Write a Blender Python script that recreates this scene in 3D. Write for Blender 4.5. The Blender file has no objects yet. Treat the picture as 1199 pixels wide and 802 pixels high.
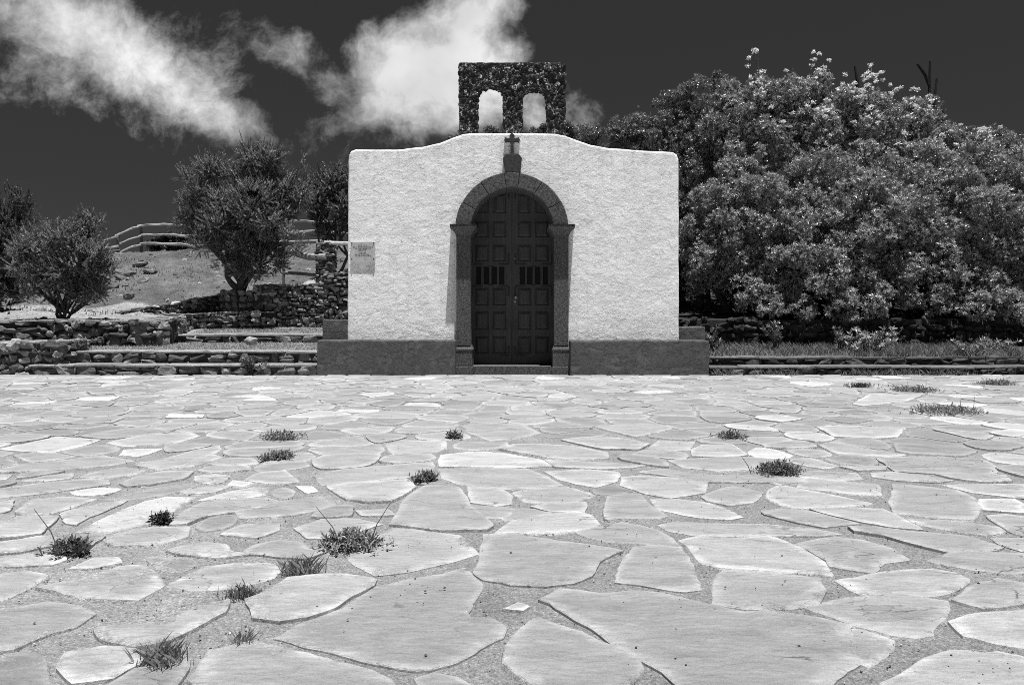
import bpy, bmesh, math, random
import numpy as np
from mathutils import Vector, Matrix, noise

random.seed(11)
rng = np.random.default_rng(11)
scene = bpy.context.scene
COL = scene.collection
F = 800.0            # focal length in reference pixels
CX, HY, EYE = 599.5, 372.0, 0.9

def wx(x, Y): return (x - CX) * Y / F
def wz(y, Y): return EYE - (y - HY) * Y / F
def ground_pt(x, y):
    Y = F * EYE / (y - HY)
    return (wx(x, Y), Y)

# ------------------------------------------------------------------ materials
def new_mat(name):
    m = bpy.data.materials.new(name); m.use_nodes = True
    nt = m.node_tree; b = nt.nodes['Principled BSDF']
    return m, nt, b

class NT:
    """small helper to wire nodes"""
    def __init__(s, nt): s.nt = nt
    def n(s, kind, **kw):
        nd = s.nt.nodes.new(kind)
        for k, v in kw.items(): setattr(nd, k, v)
        return nd
    def l(s, a, b): s.nt.links.new(a, b)
    def val(s, x, sock):
        if isinstance(x, (int, float)): sock.default_value = x
        else: s.l(x, sock)
    def math(s, op, a, b=0.0, c=None, clamp=False):
        nd = s.n('ShaderNodeMath', operation=op, use_clamp=clamp)
        s.val(a, nd.inputs[0]); s.val(b, nd.inputs[1])
        if c is not None: s.val(c, nd.inputs[2])
        return nd.outputs[0]
    def ramp(s, fac, stops, interp='LINEAR'):
        nd = s.n('ShaderNodeValToRGB'); cr = nd.color_ramp; cr.interpolation = interp
        while len(cr.elements) > 1: cr.elements.remove(cr.elements[-1])
        cr.elements[0].position = stops[0][0]; v = stops[0][1]; cr.elements[0].color = (v, v, v, 1)
        for p, v in stops[1:]:
            e = cr.elements.new(p); e.color = (v, v, v, 1)
        s.l(fac, nd.inputs[0]); return nd.outputs[0]
    def noise(s, vec, scale, detail=4, rough=0.55, dist=0.0):
        nd = s.n('ShaderNodeTexNoise'); nd.inputs['Scale'].default_value = scale
        nd.inputs['Detail'].default_value = detail; nd.inputs['Roughness'].default_value = rough
        nd.inputs['Distortion'].default_value = dist
        if vec is not None: s.l(vec, nd.inputs['Vector'])
        return nd.outputs['Fac']
    def voro(s, vec, scale, feature='F1'):
        nd = s.n('ShaderNodeTexVoronoi', feature=feature); nd.inputs['Scale'].default_value = scale
        s.l(vec, nd.inputs['Vector']); return nd.outputs['Distance']
    def obj(s): return s.n('ShaderNodeNewGeometry').outputs['Position']
    def attr(s, name='tone'):
        return s.n('ShaderNodeAttribute', attribute_name=name).outputs['Fac']
    def bump(s, h, strength, dist, normal=None):
        nd = s.n('ShaderNodeBump'); nd.inputs['Strength'].default_value = strength
        nd.inputs['Distance'].default_value = dist; s.l(h, nd.inputs['Height'])
        if normal is not None: s.l(normal, nd.inputs['Normal'])
        return nd.outputs['Normal']

M = {}
def plain(name, v, rough=0.8, spec=0.3, metallic=0.0, nscale=20, namp=0.25, bump=0.0, bscale=60):
    m, nt, b = new_mat(name); w = NT(nt); p = w.obj()
    n = w.noise(p, nscale, 6, 0.6)
    c = w.ramp(n, [(0.3, v * (1 - namp)), (0.7, v * (1 + namp))])
    w.l(c, b.inputs['Base Color']); b.inputs['Roughness'].default_value = rough
    b.inputs['Specular IOR Level'].default_value = spec; b.inputs['Metallic'].default_value = metallic
    if bump:
        w.l(w.bump(w.noise(p, bscale, 6, 0.65), 1.0, bump), b.inputs['Normal'])
    M[name] = m; return m

def toned(name, mul=1.0, rough=0.85, spec=0.25, nscale=14, namp=0.3, bump=0.0, bscale=40, speck=0.0, trans=0.0):
    """colour from the mesh attribute 'tone' (each stone's or leaf's own shade) with fine mottling"""
    m, nt, b = new_mat(name); w = NT(nt); p = w.obj()
    n = w.noise(p, nscale, 7, 0.65)
    f = w.ramp(n, [(0.25, 1 - namp), (0.75, 1 + namp)])
    c = w.math('MULTIPLY', w.math('MULTIPLY', w.attr(), f), mul)
    if speck:
        sp = w.ramp(w.noise(p, nscale * 9, 3, 0.7), [(0.3, 1 - speck), (0.5, 1.0), (0.7, 1 + speck)])
        c = w.math('MULTIPLY', c, sp)
    w.l(c, b.inputs['Base Color']); b.inputs['Roughness'].default_value = rough
    b.inputs['Specular IOR Level'].default_value = spec
    if bump:
        w.l(w.bump(w.noise(p, bscale, 7, 0.65), 1.0, bump), b.inputs['Normal'])
    if trans:
        t = w.n('ShaderNodeBsdfTranslucent'); w.l(c, t.inputs['Color'])
        mx = w.n('ShaderNodeMixShader'); mx.inputs[0].default_value = trans
        out = nt.nodes['Material Output']
        w.l(b.outputs[0], mx.inputs[1]); w.l(t.outputs[0], mx.inputs[2]); w.l(mx.outputs[0], out.inputs['Surface'])
    M[name] = m; return m

def stucco(name, base, amp, big=1.0, stain=0.0):
    m, nt, b = new_mat(name); w = NT(nt); p = w.obj()
    mp = w.n('ShaderNodeMapping'); mp.inputs['Scale'].default_value = (1.0, 1.0, 1.35); w.l(p, mp.inputs['Vector']); q = mp.outputs[0]
    lip = lambda sc, lo, hi: w.ramp(w.noise(q, sc, 11, 0.66), [(lo, 0.0), (hi, 1.0)])
    d2 = w.noise(p, 26.0, 8, 0.82); d1 = w.noise(p, 3.0, 4, 0.5)
    patch = w.ramp(w.noise(p, 4.0, 5, 0.6), [(0.36, 0.30), (0.62, 1.0)])
    lips = w.math('ADD', w.math('MULTIPLY', lip(4.0, .46, .51), 0.26), w.math('MULTIPLY', lip(8.0, .55, .60), 0.24))
    lips = w.math('ADD', lips, w.math('MULTIPLY', lip(15.0, .38, .43), 0.20))
    h = w.math('ADD', w.math('MULTIPLY', w.math('MULTIPLY', d2, patch), 0.78 * big), w.math('MULTIPLY', d1, 0.8))
    h = w.math('ADD', h, lips)
    w.l(w.bump(h, 1.0, amp), b.inputs['Normal'])
    blot = w.ramp(w.noise(p, 2.1, 6, 0.62), [(0.3, base * 0.90), (0.7, base * 1.05)])
    grime = w.ramp(w.noise(q, 42.0, 7, 0.82), [(0.27, 0.45), (0.35, 1.0)])
    grime = w.math('MAXIMUM', grime, w.math('SUBTRACT', 1.0, patch))
    c = w.math('MULTIPLY', blot, grime)
    if stain:   # flaking grey patches of old plaster, rain streaks, dirt splashed up from the bench
        st = w.ramp(w.noise(p, 3.3, 7, 0.68, 0.5), [(0.62, 1.0), (0.68, 1.0 - stain)])
        c = w.math('MULTIPLY', c, st)
        m3 = w.n('ShaderNodeMapping'); m3.inputs['Scale'].default_value = (16, 16, 0.5); w.l(p, m3.inputs['Vector'])
        sx = w.n('ShaderNodeSeparateXYZ'); w.l(p, sx.inputs[0])
        topz = w.ramp(w.math('MULTIPLY_ADD', sx.outputs[2], 1.0, -2.75), [(0.0, 0.0), (0.8, 1.0)])
        sk = w.ramp(w.math('ADD', w.noise(m3.outputs[0], 1.0, 5, 0.6), w.math('MULTIPLY', topz, 0.10)), [(0.60, 1.0), (0.74, 0.88)])
        lowz = w.ramp(w.math('ADD', sx.outputs[2], w.math('MULTIPLY', w.noise(p, 7, 6, 0.7), 0.9)), [(0.95, 0.80), (1.0, 1.0)])
        c = w.math('MULTIPLY', c, w.math('MULTIPLY', sk, lowz))
    w.l(c, b.inputs['Base Color']); b.inputs['Roughness'].default_value = 0.92
    b.inputs['Specular IOR Level'].default_value = 0.12
    M[name] = m

stucco('white_stucco', 0.93, 0.018, stain=0.10)
stucco('grey_stucco', 0.132, 0.045, 1.2)
plain('dressed_stone', 0.092, 0.9, 0.12, nscale=42, namp=0.75, bump=0.009, bscale=60)
plain('dark_stone', 0.05, 0.9, 0.2, nscale=22, namp=0.4, bump=0.01, bscale=60)
plain('iron', 0.012, 0.55, 0.4)
plain('brass', 0.32, 0.4, 0.5, metallic=0.6)
plain('slot_shade', 0.004, 0.6, 0.2)
plain('tin_plaque', 0.47, 0.55, 0.4, nscale=14, namp=0.22, bump=0.002, bscale=30)
plain('engraved', 0.12, 0.7, 0.2)
plain('roof_tile', 0.25, 0.9, 0.2, bump=0.01)
toned('rubble', 1.0, 0.92, 0.15, 9, 0.4, 0.022, 30, 0.35)
toned('terrain', 1.0, 0.95, 0.1, 3.0, 0.45, 0.09, 9, 0.55)
toned('leaf_mat', 1.0, 0.33, 0.6, 3, 0.2, trans=0.2)
toned('heath_mat', 1.0, 0.5, 0.4, 3, 0.25, trans=0.18)
toned('grass_mat', 1.0, 0.6, 0.3, 4, 0.2, trans=0.25)
toned('petal_mat', 1.0, 0.6, 0.3, 6, 0.1, trans=0.3)
toned('bark', 1.0, 0.9, 0.15, 18, 0.4, 0.012, 50)
toned('wood_rail', 1.0, 0.85, 0.2, 12, 0.35, 0.012, 30)

def mat_door():
    m, nt, b = new_mat('door_wood'); w = NT(nt); p = w.obj()
    mp = w.n('ShaderNodeMapping'); mp.inputs['Scale'].default_value = (60, 60, 3.0); w.l(p, mp.inputs['Vector'])
    g = w.noise(mp.outputs[0], 1.0, 5, 0.6, 0.4)
    c = w.math('MULTIPLY', w.ramp(g, [(0.3, 0.036), (0.7, 0.066)]), w.ramp(w.noise(p, 3, 4), [(0.3, 0.85), (0.7, 1.2)]))
    w.l(c, b.inputs['Base Color']); b.inputs['Roughness'].default_value = 0.6
    b.inputs['Specular IOR Level'].default_value = 0.3
    w.l(w.bump(g, 0.6, 0.002), b.inputs['Normal']); M['door_wood'] = m
mat_door()

def grit(w, p):
    """sandy mortar full of light and dark grains, at several grain sizes"""
    a = w.noise(p, 330, 3, 0.8); b = w.noise(p, 120, 4, 0.8); c = w.noise(p, 48, 5, 0.75); v = w.voro(p, 90)
    g = w.math('ADD', w.math('MULTIPLY', a, .30), w.math('ADD', w.math('MULTIPLY', b, .40), w.math('MULTIPLY', c, .30)))
    col = w.ramp(g, [(0.36, 0.06), (0.44, 0.22), (0.49, 0.33), (0.55, 0.43), (0.65, 0.64)])
    col = w.math('MULTIPLY', col, w.ramp(w.noise(p, 4, 6, 0.65), [(0.3, 0.78), (0.7, 1.18)]))
    col = w.math('MULTIPLY', col, w.ramp(v, [(0.05, 1.25), (0.45, 0.8)]))
    sp = w.n('ShaderNodeSeparateXYZ'); w.l(p, sp.inputs[0])
    left = w.math('MULTIPLY', w.ramp(w.math('MULTIPLY_ADD', sp.outputs[0], -0.25, 0.35), [(0.30, 0.0), (0.75, 1.0)]), w.ramp(w.math('MULTIPLY', sp.outputs[1], 0.1), [(0.20, 1.0), (0.45, 0.0)]))
    col = w.math('MULTIPLY', col, w.math('MULTIPLY_ADD', left, 0.36, 1.20))
    # dark crumbs of earth and moss gathered in the joints
    crumb = w.ramp(w.noise(p, 17, 8, 0.8), [(0.30, 0.35), (0.40, 1.0)]); crumb = w.math('MAXIMUM', crumb, w.ramp(w.noise(p, 1.3, 4), [(0.44, 0.0), (0.56, 0.9)]))
    col = w.math('MULTIPLY', col, crumb)
    h = w.math('ADD', w.math('MULTIPLY', g, 1.2), w.math('MULTIPLY', v, -0.4))
    return col, h
def mat_flag():
    m, nt, b = new_mat('flagstone'); w = NT(nt); p = w.obj()
    mp = w.n('ShaderNodeMapping'); mp.inputs['Scale'].default_value = (1.0, 2.3, 1.0)
    mp.inputs['Rotation'].default_value = (0, 0, 0.25); w.l(p, mp.inputs['Vector']); q = mp.outputs[0]
    cl = w.noise(q, 4.5, 9, 0.68, 0.6)                    # cleavage clouds
    fi = w.noise(p, 130, 5, 0.75)
    st = w.noise(q, 24, 7, 0.72, 0.8)
    c = w.math('MULTIPLY', w.attr(), w.ramp(cl, [(0.28, 0.74), (0.48, 0.98), (0.60, 1.05), (0.72, 1.28)]))
    c = w.math('MULTIPLY', c, w.ramp(fi, [(0.26, 0.62), (0.43, 1.0), (0.60, 1.0), (0.74, 1.25)]))
    c = w.math('MULTIPLY', c, w.ramp(st, [(0.26, 0.62), (0.40, 1.0), (0.60, 1.0), (0.72, 1.22)]))
    worn = w.math('ADD', w.math('MULTIPLY', w.attr('rim'), 0.34), w.math('MULTIPLY', w.noise(q, 7.0, 9, 0.7), 0.8))
    worn = w.math('ADD', worn, w.math('MULTIPLY', w.math('SUBTRACT', w.noise(p, 1.4, 3), 0.5), 0.5))
    c = w.math('MULTIPLY', c, w.ramp(worn, [(0.40, 0.97), (0.52, 1.0), (0.60, 1.12), (0.74, 1.34)]))
    # layers that have flaked away leave contour-like steps
    ly = w.noise(q, 2.2, 9, 0.52); ly2 = w.noise(q, 3.4, 9, 0.54)
    steps = w.math('ADD', w.ramp(ly, [(0.535, 0.0), (0.545, 1.0)]), w.math('MULTIPLY', w.ramp(ly2, [(0.42, 0.0), (0.428, 1.0)]), .7))
    some = w.ramp(w.noise(p, 1.15, 2), [(0.50, 0.0), (0.60, 1.0)])
    lc = w.math('MULTIPLY', w.ramp(ly, [(0.50, 1.0), (0.535, 1.07), (0.542, 0.66), (0.55, 0.95)]), w.ramp(ly2, [(0.41, 0.94), (0.42, 0.80), (0.43, 1.05), (0.46, 1.0)]))
    c = w.math('MULTIPLY', c, w.math('MULTIPLY_ADD', w.math('SUBTRACT', lc, 1.0), some, 1.0)); steps = w.math('MULTIPLY', steps, some)
    # hairline cracks along the cleavage, and scuffs
    wp = w.n('ShaderNodeVectorMath', operation='MULTIPLY_ADD'); nz = w.n('ShaderNodeTexNoise'); nz.inputs['Scale'].default_value = 5; nz.inputs['Detail'].default_value = 6; w.l(q, nz.inputs['Vector'])
    w.l(nz.outputs['Color'], wp.inputs[0]); wp.inputs[1].default_value = (.35, .35, .0); w.l(q, wp.inputs[2])
    cr = w.voro(wp.outputs[0], 1.6, 'DISTANCE_TO_EDGE')
    crk = w.ramp(cr, [(0.004, 0.45), (0.011, 1.0)]); crm = w.ramp(w.noise(p, 1.9, 3), [(0.40, 0.0), (0.40, 0.0)]); crm = w.ramp(w.noise(p, 1.9, 3), [(0.58, 1.0), (0.66, 0.0)])
    c = w.math('MULTIPLY', c, w.math('MAXIMUM', crk, crm))
    gr = w.ramp(w.voro(p, 9.0), [(0.04, 0.30), (0.065, 1.0)]); sel = w.ramp(w.noise(p, 1.7, 2), [(0.54, 1.0), (0.62, 0.0)])
    c = w.math('MULTIPLY', c, w.math('MAXIMUM', gr, sel))
    # sand washed over the rims, most of all on the sunken stones at the near left
    gc, gh = grit(w, p)
    sp = w.n('ShaderNodeSeparateXYZ'); w.l(p, sp.inputs[0])
    left = w.math('MULTIPLY', w.ramp(w.math('MULTIPLY_ADD', sp.outputs[0], -0.25, 0.35), [(0.35, 0.0), (0.75, 1.0)]), w.ramp(w.math('MULTIPLY', sp.outputs[1], 0.1), [(0.20, 1.0), (0.45, 0.0)]))
    k = w.math('ADD', w.noise(p, 3.4, 10, 0.72), w.math('MULTIPLY', w.attr('rim'), 0.10)); k = w.math('ADD', k, w.math('MULTIPLY', left, 0.10))
    sand = w.ramp(k, [(0.62, 0.0), (0.70, 0.9)])
    mx = w.math('ADD', w.math('MULTIPLY', c, w.math('SUBTRACT', 1.0, sand)), w.math('MULTIPLY', gc, sand))
    w.l(mx, b.inputs['Base Color']); b.inputs['Roughness'].default_value = 0.95
    b.inputs['Specular IOR Level'].default_value = 0.25
    h = w.math('ADD', w.math('MULTIPLY', cl, 1.0), w.math('MULTIPLY', st, 0.35))
    h = w.math('ADD', h, w.math('MULTIPLY', fi, 0.06)); h = w.math('ADD', h, w.math('MULTIPLY', w.math('MULTIPLY', gh, sand), 0.3)); h = w.math('ADD', h, w.math('MULTIPLY', w.math('MAXIMUM', crk, crm), 0.2))
    h = w.math('ADD', h, w.math('MULTIPLY', steps, 0.12))
    w.l(w.bump(h, 1.0, 0.035), b.inputs['Normal']); M['flagstone'] = m
mat_flag()

def mat_mortar():
    m, nt, b = new_mat('mortar'); w = NT(nt); p = w.obj()
    c, h = grit(w, p)
    w.l(c, b.inputs['Base Color']); b.inputs['Roughness'].default_value = 0.95
    b.inputs['Specular IOR Level'].default_value = 0.1
    w.l(w.bump(h, 1.0, 0.022), b.inputs['Normal']); M['mortar'] = m
mat_mortar()

def mat_belfry():
    m, nt, b = new_mat('lava_stone'); w = NT(nt); p = w.obj()
    n1 = w.noise(p, 16, 6, 0.65, 0.8)
    n2 = w.noise(p, 70, 4, 0.7)
    li = w.ramp(w.noise(p, 9, 5, 0.7, 0.6), [(0.52, 0.0), (0.57, 1.0)])
    li = w.math('MULTIPLY', li, w.ramp(w.noise(p, 33, 4, 0.7), [(0.48, 0.0), (0.58, 1.0)]))
    c = w.math('MULTIPLY', w.ramp(n1, [(0.3, 0.012), (0.7, 0.06)]), w.ramp(n2, [(0.3, 0.6), (0.7, 1.4)]))
    c = w.math('ADD', c, w.math('MULTIPLY', li, 0.55))
    w.l(c, b.inputs['Base Color']); b.inputs['Roughness'].default_value = 0.95
    b.inputs['Specular IOR Level'].default_value = 0.15
    w.l(w.bump(w.math('ADD', n1, w.math('MULTIPLY', n2, .5)), 1.0, 0.03), b.inputs['Normal']); M['lava_stone'] = m
mat_belfry()

# ------------------------------------------------------------------ mesh helpers
class MB:
    """collects vertices, polygons and a 'tone' per vertex; build() links ONE mesh object"""
    def __init__(s): s.V, s.P, s.T, s.nv, s.extra = [], [], [], 0, {}
    def add(s, V, polys, tone=0.3):
        V = np.asarray(V, float).reshape(-1, 3); n = len(V)
        s.V.append(V)
        t = np.full(n, tone, float) if np.isscalar(tone) else np.asarray(tone, float)
        s.T.append(t)
        for P in polys:
            if isinstance(P, np.ndarray): s.P.append(P + s.nv)
            else: s.P.append(np.asarray([P], int) + s.nv)
        s.nv += n
    def box(s, x0, x1, y0, y1, z0, z1, tone=0.3):
        V = [(x, y, z) for z in (z0, z1) for y in (y0, y1) for x in (x0, x1)]
        s.add(V, [np.array([[0, 2, 3, 1], [4, 5, 7, 6], [0, 1, 5, 4], [1, 3, 7, 5], [3, 2, 6, 7], [2, 0, 4, 6]])], tone)
    def loft(s, rings, tone=0.3, cap=True):
        k = len(rings[0]); V = np.array([p for r in rings for p in r], float)
        Q = []
        for i in range(len(rings) - 1):
            for j in range(k):
                a = i * k + j; b_ = i * k + (j + 1) % k
                Q.append([a, b_, b_ + k, a + k])
        P = [np.array(Q)]
        if cap:
            P.append(list(range(k))[::-1]); P.append([(len(rings) - 1) * k + j for j in range(k)])
        s.add(V, P, tone)
    def tube(s, pts, radii, seg=6, tone=0.1, wob=0.0):
        rings = []; pts = [Vector(p) for p in pts]
        for i, p in enumerate(pts):
            d = (pts[min(i + 1, len(pts) - 1)] - pts[max(i - 1, 0)]).normalized()
            u = d.cross(Vector((0.13, 0.9, 0.31))).normalized(); v = d.cross(u)
            r = radii[i] if hasattr(radii, '__len__') else radii
            rings.append([p + (u * math.cos(2 * math.pi * k / seg) + v * math.sin(2 * math.pi * k / seg)) * r * (1 + wob * random.uniform(-1, 1)) for k in range(seg)])
        s.loft([[tuple(q) for q in r] for r in rings], tone)
    def build(s, name, mat, parent=None, smooth=False, label=None, cat=None, group=None, kind=None, origin=None):
        V = np.concatenate(s.V); T = np.concatenate(s.T)
        if parent is None and kind is None and origin is None:
            lo, hi = V.min(0), V.max(0); origin = ((lo[0] + hi[0]) / 2, (lo[1] + hi[1]) / 2, lo[2])
        if origin is not None and parent is None: V = V - np.asarray(origin)
        me = bpy.data.meshes.new(name)
        me.vertices.add(len(V)); me.vertices.foreach_set('co', V.astype(np.float32).ravel())
        loops = np.concatenate([p.ravel() for p in s.P]); sizes = np.concatenate([np.full(len(p), p.shape[1]) for p in s.P])
        me.loops.add(len(loops)); me.loops.foreach_set('vertex_index', loops.astype(np.int32))
        me.polygons.add(len(sizes)); st = np.concatenate([[0], np.cumsum(sizes)[:-1]])
        me.polygons.foreach_set('loop_start', st.astype(np.int32))
        me.polygons.foreach_set('use_smooth', np.full(len(sizes), smooth))
        a = me.attributes.new('tone', 'FLOAT', 'POINT'); a.data.foreach_set('value', T.astype(np.float32))
        for kx, vx in s.extra.items():
            a = me.attributes.new(kx, 'FLOAT', 'POINT'); a.data.foreach_set('value', np.concatenate(vx).astype(np.float32))
        me.update(calc_edges=True); me.validate()
        o = link(name, me, mat, parent)
        if origin is not None and parent is None: o.location = origin
        tag(o, label, cat, group, kind); return o

def link(name, me, mat, parent=None):
    if mat is not None: me.materials.append(M[mat])
    o = bpy.data.objects.new(name, me); COL.objects.link(o)
    if parent is not None:
        o.parent = parent; o.matrix_parent_inverse = Matrix.Translation(-Vector(parent.get('_o', (0, 0, 0))))
    return o
def tag(o, label=None, cat=None, group=None, kind=None):
    if label: o['label'] = label
    if cat: o['category'] = cat
    if group: o['group'] = group
    if kind: o['kind'] = kind
    return o
def empty(name, loc, label, cat, group=None):
    o = bpy.data.objects.new(name, None); COL.objects.link(o); o.location = loc; o.empty_display_size = 0.1
    o['_o'] = tuple(loc); return tag(o, label, cat, group)
def bm_obj(name, bm, mat, parent=None, smooth=False):
    bmesh.ops.recalc_face_normals(bm, faces=bm.faces)
    me = bpy.data.meshes.new(name); bm.to_mesh(me); bm.free()
    if smooth:
        me.polygons.foreach_set('use_smooth', [True] * len(me.polygons))
    return link(name, me, mat, parent)
def extrude_outline(pts, y0, y1, bevel=0.0, seg=2):
    """outline in (x, z) pushed from y0 (front) to y1; the front rim is rounded"""
    bm = bmesh.new()
    vs = [bm.verts.new((x, y0, z)) for x, z in pts]
    f = bm.faces.new(vs)
    r = bmesh.ops.extrude_face_region(bm, geom=[f])
    bmesh.ops.translate(bm, verts=[v for v in r['geom'] if isinstance(v, bmesh.types.BMVert)], vec=(0, y1 - y0, 0))
    if bevel:
        ed = [e for e in bm.edges if all(abs(v.co.y - y0) < 1e-5 for v in e.verts)]
        bmesh.ops.bevel(bm, geom=ed, offset=bevel, segments=seg, profile=0.5, affect='EDGES', clamp_overlap=True)
    return bm
def rounded_box(mb_dims, bevel, seg=2, cuts=0, jit=0.0):
    x0, x1, y0, y1, z0, z1 = mb_dims
    bm = bmesh.new(); bmesh.ops.create_cube(bm, size=1)
    for v in bm.verts:
        v.co = Vector(((x0 + x1) / 2 + v.co.x * (x1 - x0), (y0 + y1) / 2 + v.co.y * (y1 - y0), (z0 + z1) / 2 + v.co.z * (z1 - z0)))
    if cuts:
        bmesh.ops.subdivide_edges(bm, edges=bm.edges[:], cuts=cuts, use_grid_fill=True)
    else:
        bmesh.ops.bevel(bm, geom=bm.edges[:], offset=bevel, segments=seg, profile=0.5, affect='EDGES')
    if jit:
        for v in bm.verts:
            v.co += noise.noise_vector(v.co * 2.3) * jit + noise.noise_vector(v.co * 7) * jit * 0.5
    return bm

_b = bmesh.new(); bmesh.ops.create_icosphere(_b, subdivisions=2, radius=1.0)
ICO_V = np.array([v.co[:] for v in _b.verts]); ICO_F = np.array([[v.index for v in f.verts] for f in _b.faces]); _b.free()
_b = bmesh.new(); bmesh.ops.create_icosphere(_b, subdivisions=1, radius=1.0)
ICO12 = np.array([v.co[:] for v in _b.verts]); ICO12_F = np.array([[v.index for v in f.verts] for f in _b.faces]); _b.free()
def rock(mb, c, size, tone, rot=0.0, blocky=0.65, rough=0.22):
    """an angular stone: a ball cut by random planes, then roughened"""
    V = np.sign(ICO_V) * np.abs(ICO_V) ** blocky
    for _ in range(7):
        n = rng.normal(size=3); n /= np.linalg.norm(n); h = rng.uniform(0.62, 0.95)
        e = np.maximum(V @ n - h, 0); V = V - e[:, None] * n
    sd = rng.uniform(-50, 50, 3)
    d = np.array([noise.noise(Vector(v * 1.3 + sd)) + 0.5 * noise.noise(Vector(v * 3.1 + sd)) for v in ICO_V])
    V = V * (1.06 + rough * 1.2 * d)[:, None] * np.asarray(size)[None, :]
    a = rng.uniform(-0.3, 0.3) * min(1.0, 1.6 * size[2] / size[0]); ca, sa = math.cos(a), math.sin(a)          # roll in the wall plane
    V = np.stack([V[:, 0] * ca - V[:, 2] * sa, V[:, 1], V[:, 0] * sa + V[:, 2] * ca], 1)
    cr, sr = math.cos(rot), math.sin(rot)
    V = np.stack([V[:, 0] * cr - V[:, 1] * sr, V[:, 0] * sr + V[:, 1] * cr, V[:, 2]], 1)
    mb.add(V + np.asarray(c), [ICO_F], tone * rng.uniform(.85, 1.15, len(V)))
def slab(mb, pts, z0, z1, tone, jit=0.02):
    """a flat stone: ragged outline pts (x, y), softened top edge; z1 may be (za, zb) for its two ends along x"""
    P = []
    for i in range(len(pts)):
        a, b = np.array(pts[i], float), np.array(pts[(i + 1) % len(pts)], float); n = max(1, int(np.linalg.norm(b - a) / 0.06))
        for k in range(n): P.append(a + (b - a) * k / n)
    P = np.array(P); sd = random.uniform(0, 90)
    P = P + np.array([noise.noise_vector(Vector((p[0] * 4, p[1] * 4, sd))) * 1.0 + noise.noise_vector(Vector((p[0] * 15, p[1] * 15, sd))) * .5 for p in P])[:, :2] * jit
    c = P.mean(0); d = np.maximum(np.linalg.norm(P - c, axis=1), .02); Q = c + (P - c) * (1 - .016 / d)[:, None]
    zz = np.array([noise.noise(Vector((p[0] * 5, p[1] * 5, sd))) for p in P]) * .008
    if isinstance(z1, tuple):
        lo, hi = P[:, 0].min(), P[:, 0].max(); zt = z1[0] + (z1[1] - z1[0]) * (P[:, 0] - lo) / (hi - lo)
    else: zt = np.full(len(P), z1)
    th = z1[0] - z0 if isinstance(z1, tuple) else z1 - z0
    n = len(P); V = np.concatenate([np.c_[Q, zt - th], np.c_[P, zt - th * .75 + zz], np.c_[P, zt - .010 + zz], np.c_[Q, zt + zz * .5]])
    F_ = [[k * n + j, k * n + (j + 1) % n, (k + 1) * n + (j + 1) % n, (k + 1) * n + j] for k in range(3) for j in range(n)]
    mb.add(V, [np.array(F_), list(range(3 * n, 4 * n)), list(range(n))[::-1]], tone)

def rubble_wall(name, pts, label, cat, size=0.16, thick=0.35, tone=(0.07, 0.30), group=None, cap=True, capw=1.4):
    """pts: (x, y, z_bottom, z_top) along the front face, walked left to right as the face is seen"""
    mb = MB()
    for (xa, ya, ba, ta), (xb, yb, bb, tb) in zip(pts[:-1], pts[1:]):
        L = math.hypot(xb - xa, yb - ya); ux, uy = (xb - xa) / L, (yb - ya) / L
        nx, ny = uy, -ux                                   # outward, towards the viewer
        ang = math.atan2(uy, ux); i = 0.05
        q = lambda x, y, o: (x - nx * o, y - ny * o)
        fa, fb = q(xa, ya, i), q(xb, yb, i); ra, rb = q(xa, ya, thick), q(xb, yb, thick)
        V = [(*fa, ba - .1), (*fb, bb - .1), (*rb, bb - .1), (*ra, ba - .1), (*fa, ta - .05), (*fb, tb - .05), (*rb, tb - .05), (*ra, ta - .05)]
        mb.add(V, [np.array([[0, 3, 2, 1], [4, 5, 6, 7], [0, 1, 5, 4], [1, 2, 6, 5], [2, 3, 7, 6], [3, 0, 4, 7]])], 0.05)
        z = 0.0; hmax = max(ta - ba, tb - bb)
        while z < hmax - 0.03:
            h = size * random.uniform(0.55, 0.95); s = -random.uniform(0, size)
            if z + h > hmax - 0.05: h = max(0.06, hmax - z)
            while s < L + size * 0.3:
                w = size * random.choice((0.5, 0.7, 0.9, 1.1, 1.5, 1.9)) * random.uniform(.85, 1.15); m = min(max(s + w / 2, 0.02), L - 0.02); t = m / L
                zb = ba + (bb - ba) * t; zt = ta + (tb - ta) * t
                hh = h * random.uniform(.75, 1.45); zc = zb + z + h / 2 + random.uniform(-.28, .28) * h
                if zc + hh * .4 < zt + 0.01:
                    tn = random.uniform(*tone) * random.choice((0.55, 0.8, 1, 1, 1.35))
                    rock(mb, (xa + ux * m - nx * 0.03, ya + uy * m - ny * 0.03, zc),
                         (w * 0.54, random.uniform(0.05, 0.12), hh * 0.52), tn, ang, .62, .34)
                s += w
            z += h
        if cap:
            s = 0.0
            while s < L - .02:
                w = min(size * random.uniform(1.2, capw + 1), L - s); t0, t1 = s / L, (s + w) / L; dp = thick * random.uniform(.75, 1.0); ov = random.uniform(-.01, .05)
                pt = lambda m, o: (xa + ux * m - nx * o, ya + uy * m - ny * o)
                za, zb_ = ta + (tb - ta) * t0, ta + (tb - ta) * t1
                if ux < 0.3: za = zb_ = (za + zb_) / 2
                zj = random.uniform(-.02, .012)
                slab(mb, [pt(s + .004, -ov), pt(s + w - .004, -ov), pt(s + w - .004, dp), pt(s + .004, dp)], za - random.uniform(.03, .06), (za + zj, zb_ + zj), random.uniform(0.14, 0.30), .045)
                s += w
    return mb.build(name, 'rubble', None, False, label, cat, group)

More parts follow.
